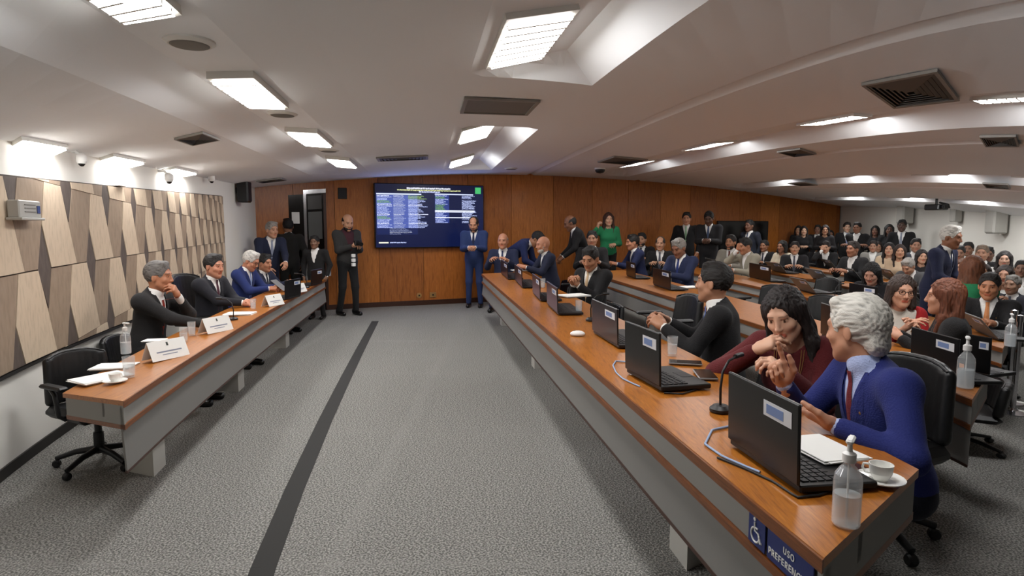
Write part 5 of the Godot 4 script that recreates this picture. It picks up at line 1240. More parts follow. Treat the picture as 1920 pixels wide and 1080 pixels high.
func make_laptop(label: String, w := 0.36, d := 0.25, hgt := 0.245, lid_angle := 0.03, lid_mat: Material = null) -> Node3D:
	var o := thing("laptop", label, "laptop")
	o.set_meta("kind_name", "laptop")
	var sh := Shape.new()
	sh.box(Vector3(0, 0.014, 0), Vector3(w, 0.022, d), 0.004)
	part(sh, "base", M.black_plastic, o)
	sh = Shape.new()
	for r in 5:
		for c in 13:
			sh.box(Vector3((c - 6) * w * 0.068, 0.0265, -d * 0.36 + r * d * 0.1), Vector3(w * 0.055, 0.004, d * 0.078))
	var kb := part(sh, "keyboard", M.key_cap, o)
	kb.set_meta("kind", "stuff")
	sh = Shape.new()
	sh.box(Vector3(0, 0.0255, d * 0.33), Vector3(0.09, 0.001, 0.055))
	part(sh, "touchpad", M.key_cap, o)
	var hinge := Transform3D(Basis(Vector3.RIGHT, -lid_angle), Vector3(0, 0.024, -d / 2))
	sh = Shape.new()
	sh.box(Vector3(0, hgt / 2, -0.004), Vector3(w, hgt, 0.011), 0.004, hinge)
	var lid := part(sh, "lid", lid_mat if lid_mat else M.lid_black, o)
	sh = Shape.new()
	sh.box(Vector3(0, hgt / 2, 0.0022), Vector3(w * 0.93, hgt * 0.86, 0.001), 0.0, hinge)
	part(sh, "screen", M.screen_dark, lid)
	sh = Shape.new()
	sh.box(Vector3(0, hgt - 0.004, -0.002), Vector3(w * 0.98, 0.004, 0.013), 0.001, hinge)
	part(sh, "lid_rim", M.rim_grey, lid)
	sh = Shape.new()
	sh.box(Vector3(-w * 0.24, hgt * 0.76, -0.0102), Vector3(w * 0.36, hgt * 0.2, 0.001), 0.0, hinge)
	part(sh, "asset_sticker", M.sticker_white, lid)
	sh = Shape.new()
	sh.box(Vector3(-w * 0.21, hgt * 0.76, -0.011), Vector3(w * 0.22, hgt * 0.12, 0.001), 0.0, hinge)
	part(sh, "sticker_print", M.sticker_blue, lid)
	return o

func make_bottle(label: String) -> Node3D:
	var o := thing("pump_bottle", label, "bottle")
	o.set_meta("kind_name", "pump_bottle")
	var sh := Shape.new()
	sh.lathe([[0.0, 0.0], [0.034, 0.0], [0.037, 0.006], [0.037, 0.125], [0.034, 0.145], [0.022, 0.165], [0.0145, 0.172], [0.0145, 0.185], [0.0, 0.185]], 28)
	part(sh, "bottle_wall", M.clear_plastic, o)
	sh = Shape.new()
	sh.lathe([[0.0, 0.003], [0.033, 0.003], [0.035, 0.008], [0.035, 0.09], [0.0, 0.09]], 28)
	part(sh, "gel", M.gel, o)
	sh = Shape.new()
	sh.lathe([[0.0, 0.182], [0.018, 0.182], [0.018, 0.205], [0.008, 0.212], [0.006, 0.235], [0.0, 0.235]], 18)
	sh.box(Vector3(0, 0.24, 0.014), Vector3(0.02, 0.014, 0.06), 0.005)
	part(sh, "pump_head", M.white_plastic, o)
	sh = Shape.new()
	sh.tube([Vector3(0, 0.19, 0), Vector3(0, 0.015, 0.006)], 0.003, 6)
	part(sh, "dip_tube", M.white_plastic, o)
	return o

func make_glass(label: String) -> Node3D:
	var o := thing("water_glass", label, "glass")
	o.set_meta("kind_name", "water_glass")
	var sh := Shape.new()
	sh.lathe([[0.0, 0.0], [0.028, 0.0], [0.033, 0.12], [0.031, 0.12], [0.0265, 0.012], [0.0, 0.012]], 24)
	part(sh, "tumbler", M.glass, o)
	sh = Shape.new()
	sh.lathe([[0.0, 0.014], [0.0262, 0.014], [0.029, 0.07], [0.0, 0.07]], 24)
	part(sh, "water", M.water, o)
	return o

func make_cup(label: String) -> Node3D:
	var o := thing("coffee_cup", label, "cup")
	o.set_meta("kind_name", "coffee_cup")
	var sh := Shape.new()
	sh.lathe([[0.0, 0.0], [0.04, 0.0], [0.07, 0.012], [0.07, 0.015], [0.035, 0.006], [0.0, 0.006]], 24)
	part(sh, "saucer", M.porcelain, o)
	sh = Shape.new()
	sh.lathe([[0.0, 0.006], [0.02, 0.006], [0.032, 0.03], [0.035, 0.058], [0.032, 0.058], [0.028, 0.03], [0.0, 0.012]], 24)
	part(sh, "bowl", M.porcelain, o)
	sh = Shape.new()
	sh.tube([Vector3(0.032, 0.048, 0), Vector3(0.05, 0.046, 0), Vector3(0.053, 0.032, 0), Vector3(0.044, 0.02, 0), Vector3(0.03, 0.022, 0)], 0.004, 6)
	part(sh, "handle", M.porcelain, o)
	return o

func make_nameplate(label: String) -> Node3D:
	var o := thing("name_card", label, "name card")
	o.set_meta("kind_name", "name_card")
	for sd in [-1.0, 1.0]:
		var sh := Shape.new()
		var t := Transform3D(Basis(Vector3.RIGHT, -sd * 0.42), Vector3(0, 0, sd * 0.062))
		sh.box(Vector3(0, 0.075, 0), Vector3(0.3, 0.15, 0.002), 0.0, t)
		var leaf := part(sh, "card_leaf", M.card, o)
		if sd > 0:
			sh = Shape.new()
			sh.box(Vector3(0, 0.062, 0.0016), Vector3(0.2, 0.010, 0.0006), 0.0, t)
			sh.box(Vector3(0, 0.04, 0.0016), Vector3(0.12, 0.006, 0.0006), 0.0, t)
			part(sh, "printed_line", M.print_grey, leaf)
			sh = Shape.new()
			sh.box(Vector3(0, 0.118, 0.0016), Vector3(0.016, 0.026, 0.0006), 0.0, t)
			part(sh, "printed_crest", M.print_dark, leaf)
	return o

func make_mic(label: String) -> Node3D:
	var o := thing("desk_microphone", label, "microphone")
	o.set_meta("kind_name", "desk_microphone")
	var sh := Shape.new()
	sh.lathe([[0.0, 0.0], [0.045, 0.0], [0.045, 0.012], [0.03, 0.026], [0.0, 0.028]], 20)
	part(sh, "base", M.black_plastic, o)
	sh = Shape.new()
	sh.tube([Vector3(0, 0.02, 0), Vector3(0, 0.1, -0.004), Vector3(0, 0.17, 0.01), Vector3(0, 0.21, 0.06), Vector3(0, 0.22, 0.13)], 0.0055, 8)
	part(sh, "gooseneck", M.black_plastic, o)
	sh = Shape.new()
	sh.tube([Vector3(0, 0.22, 0.12), Vector3(0, 0.222, 0.15), Vector3(0, 0.221, 0.18)], 0.011, 10)
	part(sh, "capsule", M.black_plastic, o)
	return o

func make_phone(label: String) -> Node3D:
	var o := thing("mobile_phone", label, "phone")
	o.set_meta("kind_name", "mobile_phone")
	var sh := Shape.new()
	sh.box(Vector3(0, 0.005, 0), Vector3(0.075, 0.009, 0.155), 0.003)
	part(sh, "case", M.rim_grey, o)
	sh = Shape.new()
	sh.box(Vector3(0, 0.0102, 0), Vector3(0.07, 0.001, 0.15))
	part(sh, "screen", M.screen_dark, o)
	return o

func make_mouse(label: String) -> Node3D:
	var o := thing("computer_mouse", label, "mouse")
	o.set_meta("kind_name", "computer_mouse")
	part(net_mesh([[Field.net([egg(Vector3(0, 0.012, 0), Vector3(0.031, 0.024, 0.055), 0.01), [1, 1, Vector3(0, -0.2, 0), Vector3(0.6, 0.2, 0.6), Basis(), 0.0, 0.01]], 0.005), Transform3D(), null]]), "shell", M.white_plastic, o)
	var sh := Shape.new()
	sh.box(Vector3(0, 0.033, -0.022), Vector3(0.006, 0.006, 0.018), 0.002)
	part(sh, "wheel", M.black_plastic, o)
	return o

func make_papers(label: String, count := 4) -> Node3D:
	var o := thing("paper_stack", label, "papers")
	o.set_meta("kind_name", "paper_stack")
	for i in count:
		var sh := Shape.new()
		sh.box(Vector3(0.008 * sin(i * 2.1), 0.002 + 0.004 * i, 0.006 * cos(i * 1.7)), Vector3(0.21, 0.0035, 0.297), 0.0, Transform3D(Basis(Vector3.UP, 0.09 * sin(i * 3.3)), Vector3.ZERO))
		part(sh, "sheet", M.paper, o)
	return o

func speaker_box(at: Vector3, turn: float, sc: float, m: Material, label: String, called := "wall_speaker") -> void:
	var o := thing(called, label, "speaker", at, turn, "", sc)
	var sh := Shape.new()
	sh.box(Vector3(0, 0, 0.09), Vector3(0.24, 0.36, 0.18), 0.02)
	part(sh, "cabinet", m, o)
	sh = Shape.new()
	sh.box(Vector3(0, 0, 0.182), Vector3(0.2, 0.31, 0.008), 0.003)
	part(sh, "grille", m, o)
	sh = Shape.new()
	sh.box(Vector3(0, 0.02, -0.02), Vector3(0.07, 0.1, 0.06), 0.01)
	part(sh, "bracket", m, o)

func camera_unit(at: Vector3, turn: float, sc: float, label: String) -> void:   # white camera housing on a wall arm
	var o := thing("security_camera", label, "camera", at, turn, "", sc)
	var sh := Shape.new()
	sh.tube([Vector3(0, 0, 0), Vector3(0, 0.0, 0.08), Vector3(0, -0.04, 0.12)], 0.02, 8)
	part(sh, "wall_arm", M.white_plastic, o)
	sh = Shape.new()
	sh.lathe([[0.0, -0.05], [0.045, -0.05], [0.058, -0.02], [0.058, 0.05], [0.03, 0.075], [0.0, 0.08]], 18, Transform3D(Basis(), Vector3(0, -0.1, 0.14)))
	part(sh, "housing", M.white_plastic, o)
	sh = Shape.new()
	sh.lathe([[0.0, -0.035], [0.02, -0.03], [0.034, -0.012], [0.038, 0.0]], 16, Transform3D(Basis(), Vector3(0, -0.15, 0.14)))
	part(sh, "lens_dome", M.black, o)

func lamp_head(at: Vector3, turn: float, sc: float, label: String) -> void: pass

func build_fixtures() -> void:
	# ceiling
	vent(2.95, 0.92, 0.62, 0.62, "large square pyramid air diffuser over the second row of desks")
	vent(3.0, 5.5, 0.6, 0.6, "square pyramid air diffuser over the far end of the desks by the dome camera")
	vent(-0.36, 5.7, 0.75, 0.28, "dark narrow air grille in the ceiling before the video wall")
	vent(0.6, 3.22, 0.62, 0.42, "flat grey ventilation plate between two coffers", false)
	vent(-2.33, 3.46, 0.36, 0.36, "small ceiling air diffuser over the dais table")
	vent(-2.9, 6.9, 0.5, 0.3, "dark small air grille in the ceiling by the black loudspeaker")
	vent(4.45, 3.2, 0.4, 0.4, "small air diffuser between troughs over the third row of desks")
	vent(4.6, 0.45, 0.42, 0.42, "small air diffuser over the near end of the third row of desks")
	vent(7.7, 0.9, 0.5, 0.5, "small dark air diffuser over the rear desks near the projector")
	vent(7.4, 5.2, 0.5, 0.5, "small dark air diffuser over the far rear desks")
	for e in [[-1.31, 1.75, 0.035, "between the first two troffers of the dais trough"], [-1.3, 3.3, 0.035, "between the second and third troffers of the dais trough"], [-1.3, 5.05, 0.035, "between the last two troffers of the dais trough"], [1.5, 6.9, 0.0, "by the coffer corner near the timber wall"]]:
		var at := ceiling_at(e[0], e[1], e[2])
		var o := thing("ceiling_speaker", "round white loudspeaker " + e[3], "speaker", at, 0, "round ceiling speakers")
		var sh := Shape.new()
		sh.lathe([[0.0, -0.02], [0.1, -0.018], [0.12, -0.006], [0.12, 0.03], [0.0, 0.03]], 26)
		part(sh, "rim", M.white_metal, o)
		sh = Shape.new()
		sh.lathe([[0.0, -0.026], [0.085, -0.022], [0.095, -0.017], [0.0, -0.016]], 26)
		part(sh, "grille", M.vent_plate, o)
	var at := ceiling_at(3.05, 6.45)
	var o := thing("dome_camera", "small black dome camera hanging under the ceiling near the timber wall", "camera", at)
	var sh := Shape.new()
	sh.lathe([[0.0, -0.1], [0.06, -0.09], [0.085, -0.06], [0.09, -0.03]], 18)
	part(sh, "dome", M.black, o)
	sh = Shape.new()
	sh.lathe([[0.09, -0.03], [0.1, -0.03], [0.1, 0.02], [0.0, 0.02]], 18)
	part(sh, "collar", M.white_plastic, o)
	at = ceiling_at(10.6, 2.95)
	o = thing("projector", "black projector hanging from the ceiling before the pale wall", "projector", at, 0.4, "", 0.85)
	sh = Shape.new()
	sh.tube([Vector3(0, 0.05, 0), Vector3(0, -0.1, 0)], 0.025, 8)
	part(sh, "drop_pole", M.black_plastic, o)
	sh = Shape.new()
	sh.box(Vector3(0, -0.15, 0), Vector3(0.34, 0.12, 0.3), 0.02)
	var cab := part(sh, "cabinet", M.black_plastic, o)
	sh = Shape.new()
	sh.lathe([[0.0, 0.0], [0.05, 0.0], [0.05, 0.05], [0.035, 0.055], [0.0, 0.05]], 16, Transform3D(Basis(Vector3.RIGHT, PI / 2), Vector3(-0.08, -0.15, 0.14)))
	part(sh, "lens", M.screen_dark, cab)
	sh = Shape.new()
	sh.tube([Vector3(0.1, -0.05, 0), Vector3(0.3, -0.09, 0.05), Vector3(0.34, -0.16, 0.05)], 0.02, 8)
	part(sh, "side_arm", M.black_plastic, o)

	# on the white wall by the dais
	var wall_turn := func(t: float) -> float:
		var d := left_wall(t + 0.2, 0) - left_wall(t - 0.2, 0)
		return atan2(-d.z, d.x)
	o = thing("control_box", "pale grey control box with slots at the near end of the relief panel", "control box", left_wall(1.98, 2.06, 0.06), wall_turn.call(2.0), "", 0.55)
	sh = Shape.new()
	sh.box(Vector3(-0.09, 0, 0.06), Vector3(0.52, 0.2, 0.12), 0.012)
	part(sh, "cabinet", M.box_grey, o)
	for i in 3:
		sh = Shape.new()
		sh.box(Vector3(-0.1, 0.05 - 0.04 * i, 0.123), Vector3(0.26, 0.012, 0.006))
		part(sh, "slot", M.vent_plate, o)
	sh = Shape.new()
	sh.box(Vector3(0.1, 0.0, 0.123), Vector3(0.08, 0.09, 0.008), 0.002)
	part(sh, "display", M.screen_dark, o)
	sh = Shape.new()
	sh.box(Vector3(-0.09, -0.11, 0.07), Vector3(0.56, 0.03, 0.16), 0.006)
	part(sh, "shelf", M.box_grey, o)
	camera_unit(left_wall(2.83, 2.62, 0.0), wall_turn.call(2.83), 0.62, "white camera between the first two wall washers")
	camera_unit(left_wall(4.5, 2.58, 0.0), wall_turn.call(4.5), 0.75, "white camera between the last two wall washers")
	camera_unit(left_wall(5.75, 2.66, 0.0), wall_turn.call(5.75), 0.7, "white camera near the far end of the relief panel")
	o = thing("wall_bracket", "white empty bracket on the wall above the relief panel", "bracket", left_wall(3.5, 2.42, 0.0), wall_turn.call(3.5), "", 0.8)
	sh = Shape.new()
	sh.box(Vector3(0, 0.04, 0.01), Vector3(0.06, 0.26, 0.02), 0.004)
	part(sh, "wall_plate", M.white_plastic, o)
	sh = Shape.new()
	sh.box(Vector3(0.07, -0.08, 0.05), Vector3(0.2, 0.02, 0.1), 0.004)
	part(sh, "ledge", M.white_plastic, o)
	speaker_box(left_wall(6.95, 2.43, 0.03), wall_turn.call(6.95), 0.92, M.black_plastic, "black loudspeaker high on the white wall past the relief panel")
	# on the pale wall
	var rt := func(t: float) -> float:
		var d := right_wall(t + 0.2, 0) - right_wall(t - 0.2, 0)
		return atan2(d.z, -d.x)
	speaker_box(right_wall(4.8, 2.4, 0.03), rt.call(4.8), 1.35, M.box_grey, "grey loudspeaker on the pale wall above the standing onlookers")
	speaker_box(right_wall(2.95, 2.43, 0.03), rt.call(2.95), 0.8, M.box_grey, "small grey loudspeaker on the pale wall past the projector")
	speaker_box(right_wall(1.35, 2.36, 0.03), rt.call(1.35), 1.25, M.box_grey, "white loudspeaker on the pale wall near the last troffer")

	# on the timber wall
	var bt := func(s: float) -> float:
		var d := back_wall(s + 0.3, 0) - back_wall(s - 0.3, 0)
		return atan2(-d.z, d.x)
	# doorway with a chrome frame and its mirrored lobby painted on as flat panes
	var dr := thing("door_1", "dark glazed door with a chrome frame in the timber wall", "door")
	dr.set_meta("kind", "structure")
	sh = Shape.new()
	wall_box(sh, back_wall, -2.93, -2.15, 0.02, 2.36, -0.01, 0.012)
	part(sh, "door_leaf", M.door_glass, dr)
	for e in [[-2.60, -2.54, 2.44], [-2.17, -2.11, 2.42]]:
		sh = Shape.new()
		wall_box(sh, back_wall, e[0], e[1], 0.02, e[2], 0.0, 0.05)
		part(sh, "chrome_jamb", M.chrome if e[0] < -2.3 else M.wood_dark, dr)
	sh = Shape.new()
	wall_box(sh, back_wall, -2.6, -2.11, 2.36, 2.44, 0.0, 0.05)
	part(sh, "chrome_head", M.chrome, dr)
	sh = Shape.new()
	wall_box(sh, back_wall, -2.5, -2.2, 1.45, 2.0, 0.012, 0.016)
	part(sh, "painted_lobby_reflection", M.lobby_reflection, dr)
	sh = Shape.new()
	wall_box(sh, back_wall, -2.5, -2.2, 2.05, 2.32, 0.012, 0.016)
	part(sh, "painted_dim_reflection", M.lobby_reflection_dark, dr)
	o = thing("notice_sheet", "small white notice taped to the door", "notice", back_wall(-2.78, 1.9, 0.02), bt.call(-2.78))
	sh = Shape.new()
	sh.box(Vector3(0, 0, 0), Vector3(0.13, 0.2, 0.003))
	part(sh, "sheet", M.paper, o)
	o = thing("wall_grille", "small dark loudspeaker grille high on the timber wall", "grille", back_wall(-1.75, 2.33, 0.005), bt.call(-1.75))
	sh = Shape.new()
	sh.box(Vector3(0, 0, 0.005), Vector3(0.16, 0.2, 0.02), 0.005)
	part(sh, "grille", M.black, o)
	# video wall
	var c0 := back_wall(-1.12, 1.80); var c1 := back_wall(1.06, 1.80)
	var ang := atan2(-(c1.z - c0.z), c1.x - c0.x)
	var wdt := (c1 - c0).length()
	o = thing("video_wall", "large lit video wall showing tables of pale blue text", "screen", (c0 + c1) / 2 + Vector3(sin(ang), 0, cos(ang)) * 0.10, ang)
	var hh := 1.25 * (BACK_WALL[4].z)
	sh = Shape.new()
	sh.box(Vector3(0, 0, 0), Vector3(wdt, hh, 0.1), 0.01)
	part(sh, "cabinet", M.black_plastic, o)
	var q := QuadMesh.new()
	q.size = Vector2(wdt * 0.985, hh * 0.975)
	part(q, "screen_display", M.video, o, Transform3D(Basis(), Vector3(0, 0, 0.052)))
	var l := AreaLight3D.new()
	l.name = "screen_light"
	l.area_size = q.size
	l.light_energy = 0.5
	l.light_color = Color(0.55, 0.65, 1.0)
	l.shadow_enabled = true
	l.transform = Transform3D(Basis(Vector3.UP, PI), Vector3(0, 0, 0.07))
	o.add_child(l)
	# switched-off television at the far end
	c0 = back_wall(7.05, 1.38); c1 = back_wall(9.1, 1.38)
	ang = atan2(-(c1.z - c0.z), c1.x - c0.x)
	o = thing("television", "black switched-off television on the timber wall behind the standing men", "television", (c0 + c1) / 2 + Vector3(sin(ang), 0, cos(ang)) * 0.08, ang)
	sh = Shape.new()
	sh.box(Vector3.ZERO, Vector3((c1 - c0).length(), 0.78, 0.08), 0.012)
	part(sh, "cabinet", M.black_plastic, o)
	sh = Shape.new()
	sh.box(Vector3(0, 0, 0.042), Vector3((c1 - c0).length() * 0.97, 0.74, 0.003))
	part(sh, "dark_screen", M.screen_dark, o)
	for e in [[-0.22, "round brass socket low on the timber wall"], [0.06, "square brass socket plate low on the timber wall"]]:
		o = thing("wall_socket", e[1], "socket", back_wall(e[0], 0.2, 0.004), bt.call(e[0]))
		sh = Shape.new()
		if e[0] < 0: sh.lathe([[0.0, 0.0], [0.05, 0.0], [0.05, 0.008], [0.0, 0.012]], 18, Transform3D(Basis(Vector3.RIGHT, PI / 2), Vector3.ZERO))
		else: sh.box(Vector3(0, 0, 0.004), Vector3(0.13, 0.1, 0.01), 0.003)
		part(sh, "plate", M.brass, o)
		sh = Shape.new()
		sh.box(Vector3(0, 0, 0.011), Vector3(0.03, 0.03, 0.004), 0.001)
		part(sh, "outlet", M.black, o)
	# hand rail posts by the desks
	for e in POSTS:
		o = thing("barrier_post", e[3], "barrier post", e[0], 0.0, "", e[1])
		sh = Shape.new()
		sh.lathe([[0.0, 0.0], [0.15, 0.0], [0.15, 0.012], [0.05, 0.03], [0.03, 0.05], [0.0, 0.05]], 24)
		part(sh, "foot", M.chrome, o)
		sh = Shape.new()
		sh.lathe([[0.024, 0.04], [0.024, e[2]], [0.032, e[2]], [0.032, e[2] + 0.06], [0.0, e[2] + 0.07]], 16)
		part(sh, "pole", M.chrome, o)

func cable(path: Array, r: float, m: Material, label: String) -> void:
	var c := Curve3D.new()
	for i in path.size():
		var p: Vector3 = path[i]
		var d: Vector3 = (path[mini(i + 1, path.size() - 1)] - path[maxi(i - 1, 0)]) / 3.4
		c.add_point(p, -d, d)
	var pts := []
	var len := c.get_baked_length()
	for i in 25: pts.append(c.sample_baked(len * i / 24.0))
	var sh := Shape.new()
	sh.tube(pts, r, 7)
	tag(part(sh, numbered("cable"), m, self), label, "cable")

func build_sign() -> void:
	# blue access sign on the fascia: wheelchair mark and the words beside it
	var o := thing("access_sign", "blue priority-use sign with wheelchair mark on the desk fascia", "sign", SIGN_AT, SIGN_TURN)
	var tiltb := Transform3D()
	var sh := Shape.new()
	sh.box(Vector3(-0.105, 0, 0.002), Vector3(0.085, 0.085, 0.003), 0.0)
	var a := part(sh, "icon_plate", M.sign_blue, o)
	sh = Shape.new()
	sh.box(Vector3(0.05, 0, 0.002), Vector3(0.2, 0.085, 0.003), 0.0)
	var b := part(sh, "word_plate", M.sign_blue, o)
	sh = Shape.new()
	var c := Vector3(-0.109, -0.010, 0.0048)
	var ring := []
	for i in 19:
		var t := 1.9 + 4.6 * i / 18.0
		ring.append(c + Vector3(cos(t) * 0.021, sin(t) * 0.021, 0))
	sh.tube(ring, 0.003, 6)
	sh.tube([c + Vector3(-0.004, 0.036, 0), c + Vector3(-0.002, 0.012, 0), c + Vector3(0.016, 0.010, 0), c + Vector3(0.026, -0.014, 0), c + Vector3(0.033, -0.011, 0)], 0.0036, 6)
	sh.tube([c + Vector3(-0.003, 0.022, 0), c + Vector3(0.013, 0.021, 0)], 0.0028, 6)
	sh.lathe([[0.0, -0.003], [0.0055, -0.002], [0.0055, 0.002], [0.0, 0.003]], 12, Transform3D(Basis(Vector3.RIGHT, PI / 2), c + Vector3(-0.004, 0.045, 0)))
	part(sh, "wheelchair_mark", M.white_plastic, a)
	var y := 0.018
	for w in ["USO", "PREFERENCIAL"]:
		var tm := TextMesh.new()
		var f := SystemFont.new()
		f.font_names = PackedStringArray(["Droid Sans"])
		f.font_weight = 700
		tm.font = f
		tm.text = w
		tm.font_size = 24
		tm.pixel_size = 0.0011
		tm.depth = 0.001
		part(tm, "lettering", M.white_plastic, b, Transform3D(Basis(), Vector3(0.05, y, 0.0045)))
		y -= 0.034

# ---------------------------------------------------------------- people
const POSES := {
	"blue_man": {"lean": 0.24, "roll": 0.05, "look": -0.95, "nod": 0.12, "right": Vector3(-0.12, -0.12, 0.29), "left": Vector3(0.2, -0.2, 0.21), "rh": "point", "lh": "flat", "rp": Vector3(0.85, 0.1, 0.35), "ra": Vector3(0.05, 0.9, 0.35), "lp": Vector3(-0.5, 0.8, 0.2), "le": Vector3(0.8, -0.6, -0.3), "tie": true, "brow": 0.7},
	"maroon_woman": {"female": true, "dress": "sweater", "lean": 0.36, "nod": 0.35, "look": -0.12, "tilt": 0.16, "right": Vector3(-0.125, -0.05, 0.2), "rh": "relax", "ra": Vector3(0.8, 0.5, -0.12), "rp": Vector3(0.25, -0.7, -0.6), "re": Vector3(-0.85, -0.7, 0.35), "left": Vector3(0.06, -0.36, 0.3), "lh": "grip"},
	"back_suit": {"lean": 0.1, "look": -0.25, "nod": -0.02, "right": Vector3(-0.14, -0.42, 0.34), "left": Vector3(0.15, -0.42, 0.34), "tie": true},
	"clasp": {"lean": 0.05, "look": 0.3, "nod": 0.34, "right": Vector3(-0.05, -0.16, 0.27), "left": Vector3(0.04, -0.17, 0.27), "rh": "grip", "lh": "grip", "ra": Vector3(0.35, 0.8, 0.3), "la": Vector3(-0.35, 0.8, 0.3), "tie": true},
	"profile_desk": {"lean": 0.2, "nod": 0.1, "right": Vector3(-0.12, -0.38, 0.36), "left": Vector3(0.12, -0.38, 0.36), "tie": false},
	"chin": {"lean": 0.2, "nod": 0.05, "look": 0.1, "left": Vector3(0.035, -0.045, 0.2), "lh": "grip", "la": Vector3(-0.5, 0.8, -0.1), "lp": Vector3(-0.3, 0.1, -0.9), "le": Vector3(0.5, -0.8, 0.4), "right": Vector3(-0.02, -0.32, 0.42), "rh": "relax", "tie": true, "brow": 0.35},
	"writing": {"lean": 0.14, "nod": 0.1, "look": -0.1, "left": Vector3(0.08, -0.36, 0.4), "right": Vector3(-0.04, -0.36, 0.42), "rh": "grip", "lh": "relax", "tie": true},
	"reading": {"lean": 0.22, "nod": 0.45, "left": Vector3(0.1, -0.3, 0.38), "right": Vector3(-0.1, -0.3, 0.38), "rh": "grip", "lh": "grip", "tie": true, "brow": 0.5},
	"seated": {"lean": 0.08, "left": Vector3(0.15, -0.42, 0.32), "right": Vector3(-0.15, -0.42, 0.32), "tie": true},
	"seated_woman": {"female": true, "dress": "blouse", "lean": 0.08, "left": Vector3(0.12, -0.42, 0.3), "right": Vector3(-0.12, -0.42, 0.3)},
	"seated_woman_top": {"female": true, "dress": "sweater", "lean": 0.1, "left": Vector3(0.12, -0.42, 0.3), "right": Vector3(-0.12, -0.42, 0.3)},
	"red_blazer": {"female": true, "dress": "blouse", "lean": 0.1, "nod": 0.05, "tilt": -0.06, "look": 0.0, "left": Vector3(0.04, -0.36, 0.28), "right": Vector3(-0.05, -0.36, 0.28), "vee": -0.42},
	"redhead": {"female": true, "dress": "sweater", "lean": 0.1, "look": -0.1, "left": Vector3(0.12, -0.4, 0.3), "right": Vector3(-0.12, -0.4, 0.3)},
	"typing": {"lean": 0.1, "nod": 0.1, "left": Vector3(0.1, -0.4, 0.38), "right": Vector3(-0.1, -0.4, 0.38), "tie": true},
	"hand_to_face": {"lean": 0.2, "nod": 0.2, "right": Vector3(-0.06, 0.06, 0.17), "rh": "grip", "ra": Vector3(0.2, 0.95, 0), "rp": Vector3(0.2, 0, -1), "re": Vector3(-0.6, -0.8, 0.3), "left": Vector3(0.12, -0.4, 0.34)},
	"standing": {"sit": false, "left": Vector3(0.24, -0.55, 0.05), "right": Vector3(-0.24, -0.55, 0.05), "tie": true},
	"standing_woman": {"sit": false, "female": true, "dress": "sweater", "left": Vector3(0.1, -0.3, 0.22), "right": Vector3(-0.1, -0.3, 0.22)},
	"standing_phone": {"sit": false, "nod": 0.35, "left": Vector3(0.06, -0.30, 0.28), "right": Vector3(-0.06, -0.30, 0.28), "lh": "grip", "rh": "grip", "tie": true},
	"photographer": {"sit": false, "vee": -0.45, "nod": 0.3, "look": -0.15, "stride": 0.07, "left": Vector3(0.05, -0.24, 0.26), "right": Vector3(-0.06, -0.26, 0.26), "lh": "grip", "rh": "grip"},
	"leaning_over": {"sit": false, "lean": 0.32, "nod": 0.1, "look": 0.25, "left": Vector3(0.12, -0.4, 0.35), "right": Vector3(-0.16, -0.48, 0.25), "rh": "relax", "tie": true},
	"bent": {"sit": false, "lean": 1.0, "nod": 0.75, "left": Vector3(0.15, -0.42, 0.2), "right": Vector3(-0.15, -0.42, 0.2)},
	"stooped": {"sit": false, "lean": 0.38, "nod": 0.4, "left": Vector3(0.15, -0.48, 0.22), "right": Vector3(-0.15, -0.48, 0.22)},
	"walking": {"sit": false, "lean": 0.2, "nod": 0.15, "stride": 0.12, "left": Vector3(0.2, -0.45, 0.2), "right": Vector3(-0.15, -0.42, 0.26), "tie": true, "brow": 0.6},
	"green_woman": {"sit": false, "female": true, "dress": "sweater", "right": Vector3(-0.24, -0.02, 0.14), "rh": "grip", "ra": Vector3(0.1, 1, 0), "left": Vector3(0.1, -0.34, 0.2)},
	"arms_folded": {"sit": false, "left": Vector3(-0.12, -0.27, 0.16), "right": Vector3(0.12, -0.27, 0.17), "tie": true},
}

var figures := {}
var chair_pattern: Node3D
var coats := {}
func coat(hex: String) -> StandardMaterial3D:
	if not coats.has(hex): coats[hex] = cloth(Color(hex))
	return coats[hex]
func skin(hex: String) -> StandardMaterial3D:
	if not coats.has("skin" + hex):
		var m := plain(Color(hex), 0.55)
		m.vertex_color_use_as_albedo = true
		m.subsurf_scatter_enabled = true
		m.subsurf_scatter_strength = 0.06
		coats["skin" + hex] = m
	return coats["skin" + hex]
func hair_of(hex: String) -> StandardMaterial3D:
	if not coats.has("hair" + hex):
		var m := plain(Color(hex), 0.6)
		m.vertex_color_use_as_albedo = true
		m.normal_enabled = true
		m.normal_texture = M.hair_normal
		m.normal_scale = 0.6
		coats["hair" + hex] = triplanar(m, Vector3(30, 5, 22), false)
	return coats["hair" + hex]

